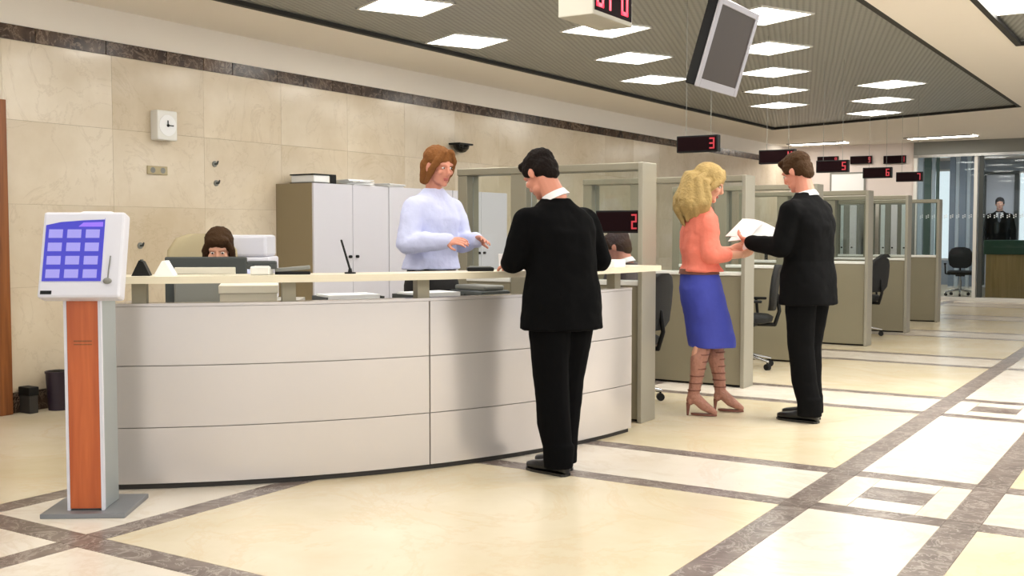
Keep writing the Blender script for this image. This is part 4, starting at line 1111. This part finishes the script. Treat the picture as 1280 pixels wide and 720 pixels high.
for k in 'lr':
    kn, an, to = Jw['kn'+k], Jw['an'+k], Jw['toe'+k]
    mb = MB(); a_ = kn.lerp(an, 0.16)
    mb.path([a_, kn.lerp(an, 0.35) + V((-0.012, 0, 0)), kn.lerp(an, 0.7), an], [0.056, 0.060, 0.045, 0.041], 16)
    mb.path([an, an.lerp(to, 0.5) + V((0, 0, -0.012)), to + V((0, 0, 0.0))], [0.041, 0.038, 0.022], 12)
    mb.ell(an + V((-0.02, 0, -0.03)), (0.03, 0.03, 0.04), None, 12)
    b_ = remesh(mb, 'boot', 'boot_tan', w3, 0.006, 2, 0.5)
    MB().tube((an.x-0.035, an.y, an.z-0.05), (an.x-0.04, an.y, 0.0), 0.016, 0.007, 10).build('heel', 'boot_lace', b_, smooth=40)
    d = V((to.x-an.x, to.y-an.y, 0)).normalized()
    t = MB(); c0 = V((to.x, to.y, 0.004)) - d*0.075
    t.loft([t.ering(c0, d*0.095, V((-d.y, d.x, 0))*0.034, 20), t.ering(c0 + V((0, 0, 0.012)), d*0.093, V((-d.y, d.x, 0))*0.032, 20)]); t.build('sole', 'boot_lace', b_, smooth=40)
    for f_ in (0.25, 0.38, 0.51, 0.64, 0.77, 0.9):
        c_ = kn.lerp(an, f_); r_ = 0.063 - 0.02*f_
        t = MB(); t.loft([t.ering(c_ + V((0, 0, q)), (rr_, 0, 0), (0, rr_, 0), 18) for q, rr_ in ((-0.005, r_-0.004), (-0.004, r_+0.002), (0.004, r_+0.002), (0.005, r_-0.004))]); t.build('lace', 'boot_lace', b_, smooth=50)
mb = MB(); rnd = random.Random(5)
T = Mw
mb.ell((-0.025, 0, 0.045), (0.118, 0.105, 0.1), T, 20); mb.ell((-0.06, 0, -0.04), (0.095, 0.112, 0.12), T, 18)
mb.ell(Jw['neck'] + V((-0.03, 0, 0.05)), (0.075, 0.1, 0.09), None, 18)
hb = Jw['head']
for k in range(56):
    a = R(rnd.uniform(70, 290)); rr_ = rnd.uniform(0.8, 1.0)
    p0 = V((-0.02 + 0.1*math.cos(a)*rr_*0.8, 0.09*math.sin(a)*rr_*0.8, 0.09*rnd.uniform(0.0, 0.8)))
    p1 = V((-0.05 + 0.125*math.cos(a), 0.135*math.sin(a), -0.03 + rnd.uniform(-0.03, 0.03)))
    p2 = p1 + V((0.025*math.cos(a)-0.012, 0.02*math.sin(a), -0.11 + rnd.uniform(-0.02, 0.02)))
    p3 = p2 + V((-0.02*math.cos(a)-0.01, -0.012*math.sin(a), rnd.uniform(-0.11, -0.05)))
    ps_ = [T @ q for q in (p0, p1)]
    wv = [hb + V((p2.x-0.03, p2.y, p2.z-0.01)), hb + V((p3.x*0.8-0.03, p3.y*0.85, p3.z-0.02))]
    mb.path(ps_ + wv, [0.02, 0.026, 0.024, 0.012], 8)
mb.path([T @ V((0.05, 0.03, 0.11)), T @ V((0.075, -0.05, 0.07)), T @ V((0.045, -0.092, 0.0)), T @ V((0.01, -0.105, -0.09))], [0.02, 0.02, 0.024, 0.016], 10)
mb.path([T @ V((0.05, 0.02, 0.11)), T @ V((0.07, 0.06, 0.07)), T @ V((0.04, 0.092, 0.0)), T @ V((0.01, 0.105, -0.09))], [0.02, 0.02, 0.024, 0.016], 10)
remesh(mb, 'hair', 'hair_blonde', w3, 0.006, 9, 0.5, noise=0.006, nsc=30)
hp = w3.matrix_basis @ ((Jw['wrl']+Jw['wrr'])/2 + V((0.13, 0, 0.09)))
sheet('white leaflet held upright by the blonde woman', hp, 30, (0, -62), w=0.18, h=0.25)

# --- standing receptionist behind the counter
J4 = std()
J4.update(head=(0.07, 0, 1.635), neck=(0.02, 0, 1.47), chest=(0.01, 0, 1.31), shl=(0.02, 0.165, 1.40), shr=(0.02, -0.165, 1.40), ell=(0.03, 0.24, 1.15), elr=(0.05, -0.24, 1.15), wrl=(0.27, 0.14, 1.17), wrr=(0.28, -0.12, 1.16))
st4 = dict(s=0.985, look=((0.95, 0.0, -0.22), (0.2, 0, 0.97)), handl=((0.95, -0.2, 0.05), (0, -0.5, -0.7), 30), handr=((0.95, 0.2, 0.05), (0, 0.5, -0.7), 30), fem=True, skin='skin_ruddy')
w4, J4w, M4 = make_person('receptionist in a pale lilac blouse standing behind the counter', None, (-4.12, 5.56, 0.10), -12, J4, st4)
jacket(w4, J4w, 0.985, 'blouse', hem=0.98, name='blouse', slim=0.95, sleeve=(0.075, 0.074, 0.05), noise=0.022)
mb = MB()
mb.loft([mb.ering((0, 0, z*0.985), (d, 0, 0), (0, w, 0), 32, 0.9) for z, d, w in ((1.03, 0.11, 0.15), (0.97, 0.125, 0.17), (0.88, 0.14, 0.19), (0.7, 0.14, 0.19), (0.5, 0.13, 0.18))])
remesh(mb, 'skirt', 'skirt_black', w4, 0.009, 3, 0.5)
T = M4 @ Matrix.Scale(0.985, 4); mb = MB()
mb.ell((-0.02, 0, 0.05), (0.106, 0.087, 0.084), T, 20); mb.ell((-0.05, 0, -0.01), (0.07, 0.086, 0.09), T, 18)
for q in (-1, 1): mb.path([T @ V((0.06, q*0.03, 0.1)), T @ V((0.06, q*0.066, 0.05)), T @ V((0.03, q*0.082, -0.02)), T @ V((0.0, q*0.08, -0.1))], [0.022, 0.022, 0.024, 0.016], 10)
mb.path([T @ V((-0.06, 0.04, 0)), T @ V((-0.06, 0.05, -0.1))], [0.05, 0.03], 10); mb.path([T @ V((-0.06, -0.04, 0)), T @ V((-0.06, -0.05, -0.1))], [0.05, 0.03], 10)
remesh(mb, 'hair', 'hair_auburn', w4, 0.006, 2, 0.5, noise=0.012, nsc=35)
for k in 'lr': shoe(w4, J4w['an'+k], J4w['toe'+k], 0.9, 'shoe_black', 0.26)

# --- seated people
def seated():
    return dict(head=(0.06, 0, 1.20), neck=(0.0, 0, 1.04), chest=(-0.03, 0, 0.88), waist=(-0.05, 0, 0.7), pelvis=(-0.06, 0, 0.59),
                shl=(0, 0.17, 0.98), shr=(0, -0.17, 0.98), ell=(0.08, 0.22, 0.74), elr=(0.08, -0.22, 0.74), wrl=(0.30, 0.12, 0.76), wrr=(0.30, -0.12, 0.76),
                hipl=(-0.04, 0.09, 0.56), hipr=(-0.04, -0.09, 0.56), knl=(0.36, 0.11, 0.55), knr=(0.36, -0.11, 0.55), anl=(0.32, 0.11, 0.085), anr=(0.32, -0.11, 0.085), toel=(0.5, 0.12, 0.03), toer=(0.5, -0.12, 0.03))
def seat_top(root, J, m, s):
    mb = MB(); p_, c_, n_ = J['pelvis'], J['chest'], J['neck']
    prof = [(p_ + V((0, 0, -0.05)), 0.14, 0.185), (p_ + V((0, 0, 0.06)), 0.13, 0.18), (J['waist'], 0.115, 0.165), (c_, 0.12, 0.185), (V((n_.x, 0, J['shl'].z)), 0.1, 0.18), (V((n_.x, 0, J['shl'].z+0.04)), 0.075, 0.12), (n_ + V((0, 0, 0.01)), 0.06, 0.066)]
    mb.loft([mb.ering(c, (d*s, 0, 0), (0, w*s, 0), 28, 0.85) for c, d, w in prof])
    for k, q in (('l', 1), ('r', -1)): mb.path([J['sh'+k] - V((0, q*0.06, 0)), J['sh'+k], J['el'+k], J['wr'+k]], [0.075*s, 0.068*s, 0.06*s, 0.044*s], 12)
    remesh(mb, 'jacket', m, root, 0.009, 4, 0.5, noise=0.012, nsc=9)
def seat_legs(root, J, m, s):
    mb = MB()
    for k in 'lr': mb.path([J['pelvis'], J['hip'+k], J['kn'+k], J['an'+k]], [0.12*s, 0.095*s, 0.08*s, 0.07*s], 12)
    remesh(mb, 'trousers', m, root, 0.009, 4, 0.5)
st5 = dict(s=1.0, look=((0.93, 0, -0.36), (0.35, 0, 0.93)), handl=((0.9, -0.2, -0.1), (0, 0, -1), 25), handr=((0.9, 0.2, -0.1), (0, 0, -1), 25), fem=True, vox=0.006)
J5 = seated(); J5['head'] = (0.08, 0, 1.10); J5 = {k: (v if k in ('anl', 'anr', 'toel', 'toer') else (v[0], v[1], v[2]-0.005)) for k, v in J5.items()}
J5.update(ell=(0.10, 0.25, 0.72), elr=(0.10, -0.25, 0.72), wrl=(0.24, 0.17, 0.77), wrr=(0.24, -0.17, 0.77), neck=(0.0, 0, 0.95), chest=(-0.03, 0, 0.80), shl=(0, 0.165, 0.90), shr=(0, -0.165, 0.90), waist=(-0.05, 0, 0.68))
w5, J5w, M5 = make_person('brown-haired receptionist sitting behind the dark monitor', None, (-5.285, 4.88, 0.10), -50, J5, st5)
seat_top(w5, J5w, 'blouse', 1.0); seat_legs(w5, J5w, 'skirt_black', 1.0)
T = M5; mb = MB()
mb.ell((-0.02, 0, 0.052), (0.108, 0.09, 0.084), T, 20); mb.ell((-0.05, 0, -0.02), (0.072, 0.09, 0.1), T, 18); mb.ell((0.055, 0.01, 0.075), (0.042, 0.066, 0.034), T, 14)
for q in (-1, 1): mb.path([T @ V((0.06, q*0.05, 0.07)), T @ V((0.035, q*0.083, 0.0)), T @ V((0.01, q*0.085, -0.08))], [0.022, 0.022, 0.016], 10)
remesh(mb, 'hair', 'hair_brown', w5, 0.006, 2, 0.5, noise=0.012, nsc=35)
for k in 'lr': shoe(w5, J5w['an'+k], J5w['toe'+k], 0.9, 'shoe_black', 0.26)

st6 = dict(s=1.0, look=((0.9, 0, -0.4), (0.4, 0, 0.9)), handl=((0.9, -0.2, 0.1), (0, 0, -1), 30), handr=((0.9, 0.2, 0.1), (0, 0, -1), 30), vox=0.006, skin='skin_ruddy')
J6 = seated(); J6.update(head=(0.07, 0, 1.185), neck=(-0.005, 0, 1.055), shl=(0, 0.18, 1.0), shr=(0, -0.18, 1.0))
m6, J6w, M6 = make_person('customer in a dark grey jacket sitting in the first glass booth', None, (-3.72, 7.50, 0), 180, J6, st6)
collar(m6, J6w, M6, 1.0); seat_top(m6, J6w, 'grey_jacket', 1.0); seat_legs(m6, J6w, 'suit_dark', 1.0); short_hair(M6, 1.0, m6, 'hair_brown')
for k in 'lr': shoe(m6, J6w['an'+k], J6w['toe'+k], 1.0, 'shoe_black')

# --- guard behind the glazing
J7 = std(); J7.update(wrl=(0.12, 0.26, 0.92), wrr=(0.12, -0.26, 0.92))
st7 = dict(s=1.03, look=((1, 0, -0.05), (0.05, 0, 1)), handl=((0.3, 0, -0.9), (0, -1, 0), 30), handr=((0.3, 0, -0.9), (0, 1, 0), 30), vox=0.007)
gp = ony(1249, 290, 24.4)
m7, J7w, M7 = make_person('guard in a black jacket, white shirt and tie standing behind the security desk', None, (gp.x, 24.4, 0.17), -82, J7, st7)
jacket(m7, J7w, 1.03, 'suit_black', sleeve=(0.072, 0.062, 0.05)); trousers(m7, J7w, 1.03, 'suit_black'); short_hair(M7, 1.03, m7, 'hair_dark')
MB().prism([(-0.07, 0.0), (0.07, 0.0), (0.0, -0.2)], 0, 0.03, Matrix.Translation((0.118, 0, 1.53)) @ Matrix.Rotation(PI/2, 4, 'Z') @ Matrix.Rotation(PI/2, 4, 'X')).build('shirt_front', 'shirt_white', m7)
MB().prism([(-0.02, 0.0), (0.02, 0.0), (0.028, -0.16), (0.0, -0.2), (-0.028, -0.16)], 0, 0.008, Matrix.Translation((0.15, 0, 1.52)) @ Matrix.Rotation(PI/2, 4, 'Z') @ Matrix.Rotation(PI/2, 4, 'X')).build('tie', 'tie', m7)
for k in 'lr': shoe(m7, J7w['an'+k], J7w['toe'+k], 1.03, 'shoe_black')
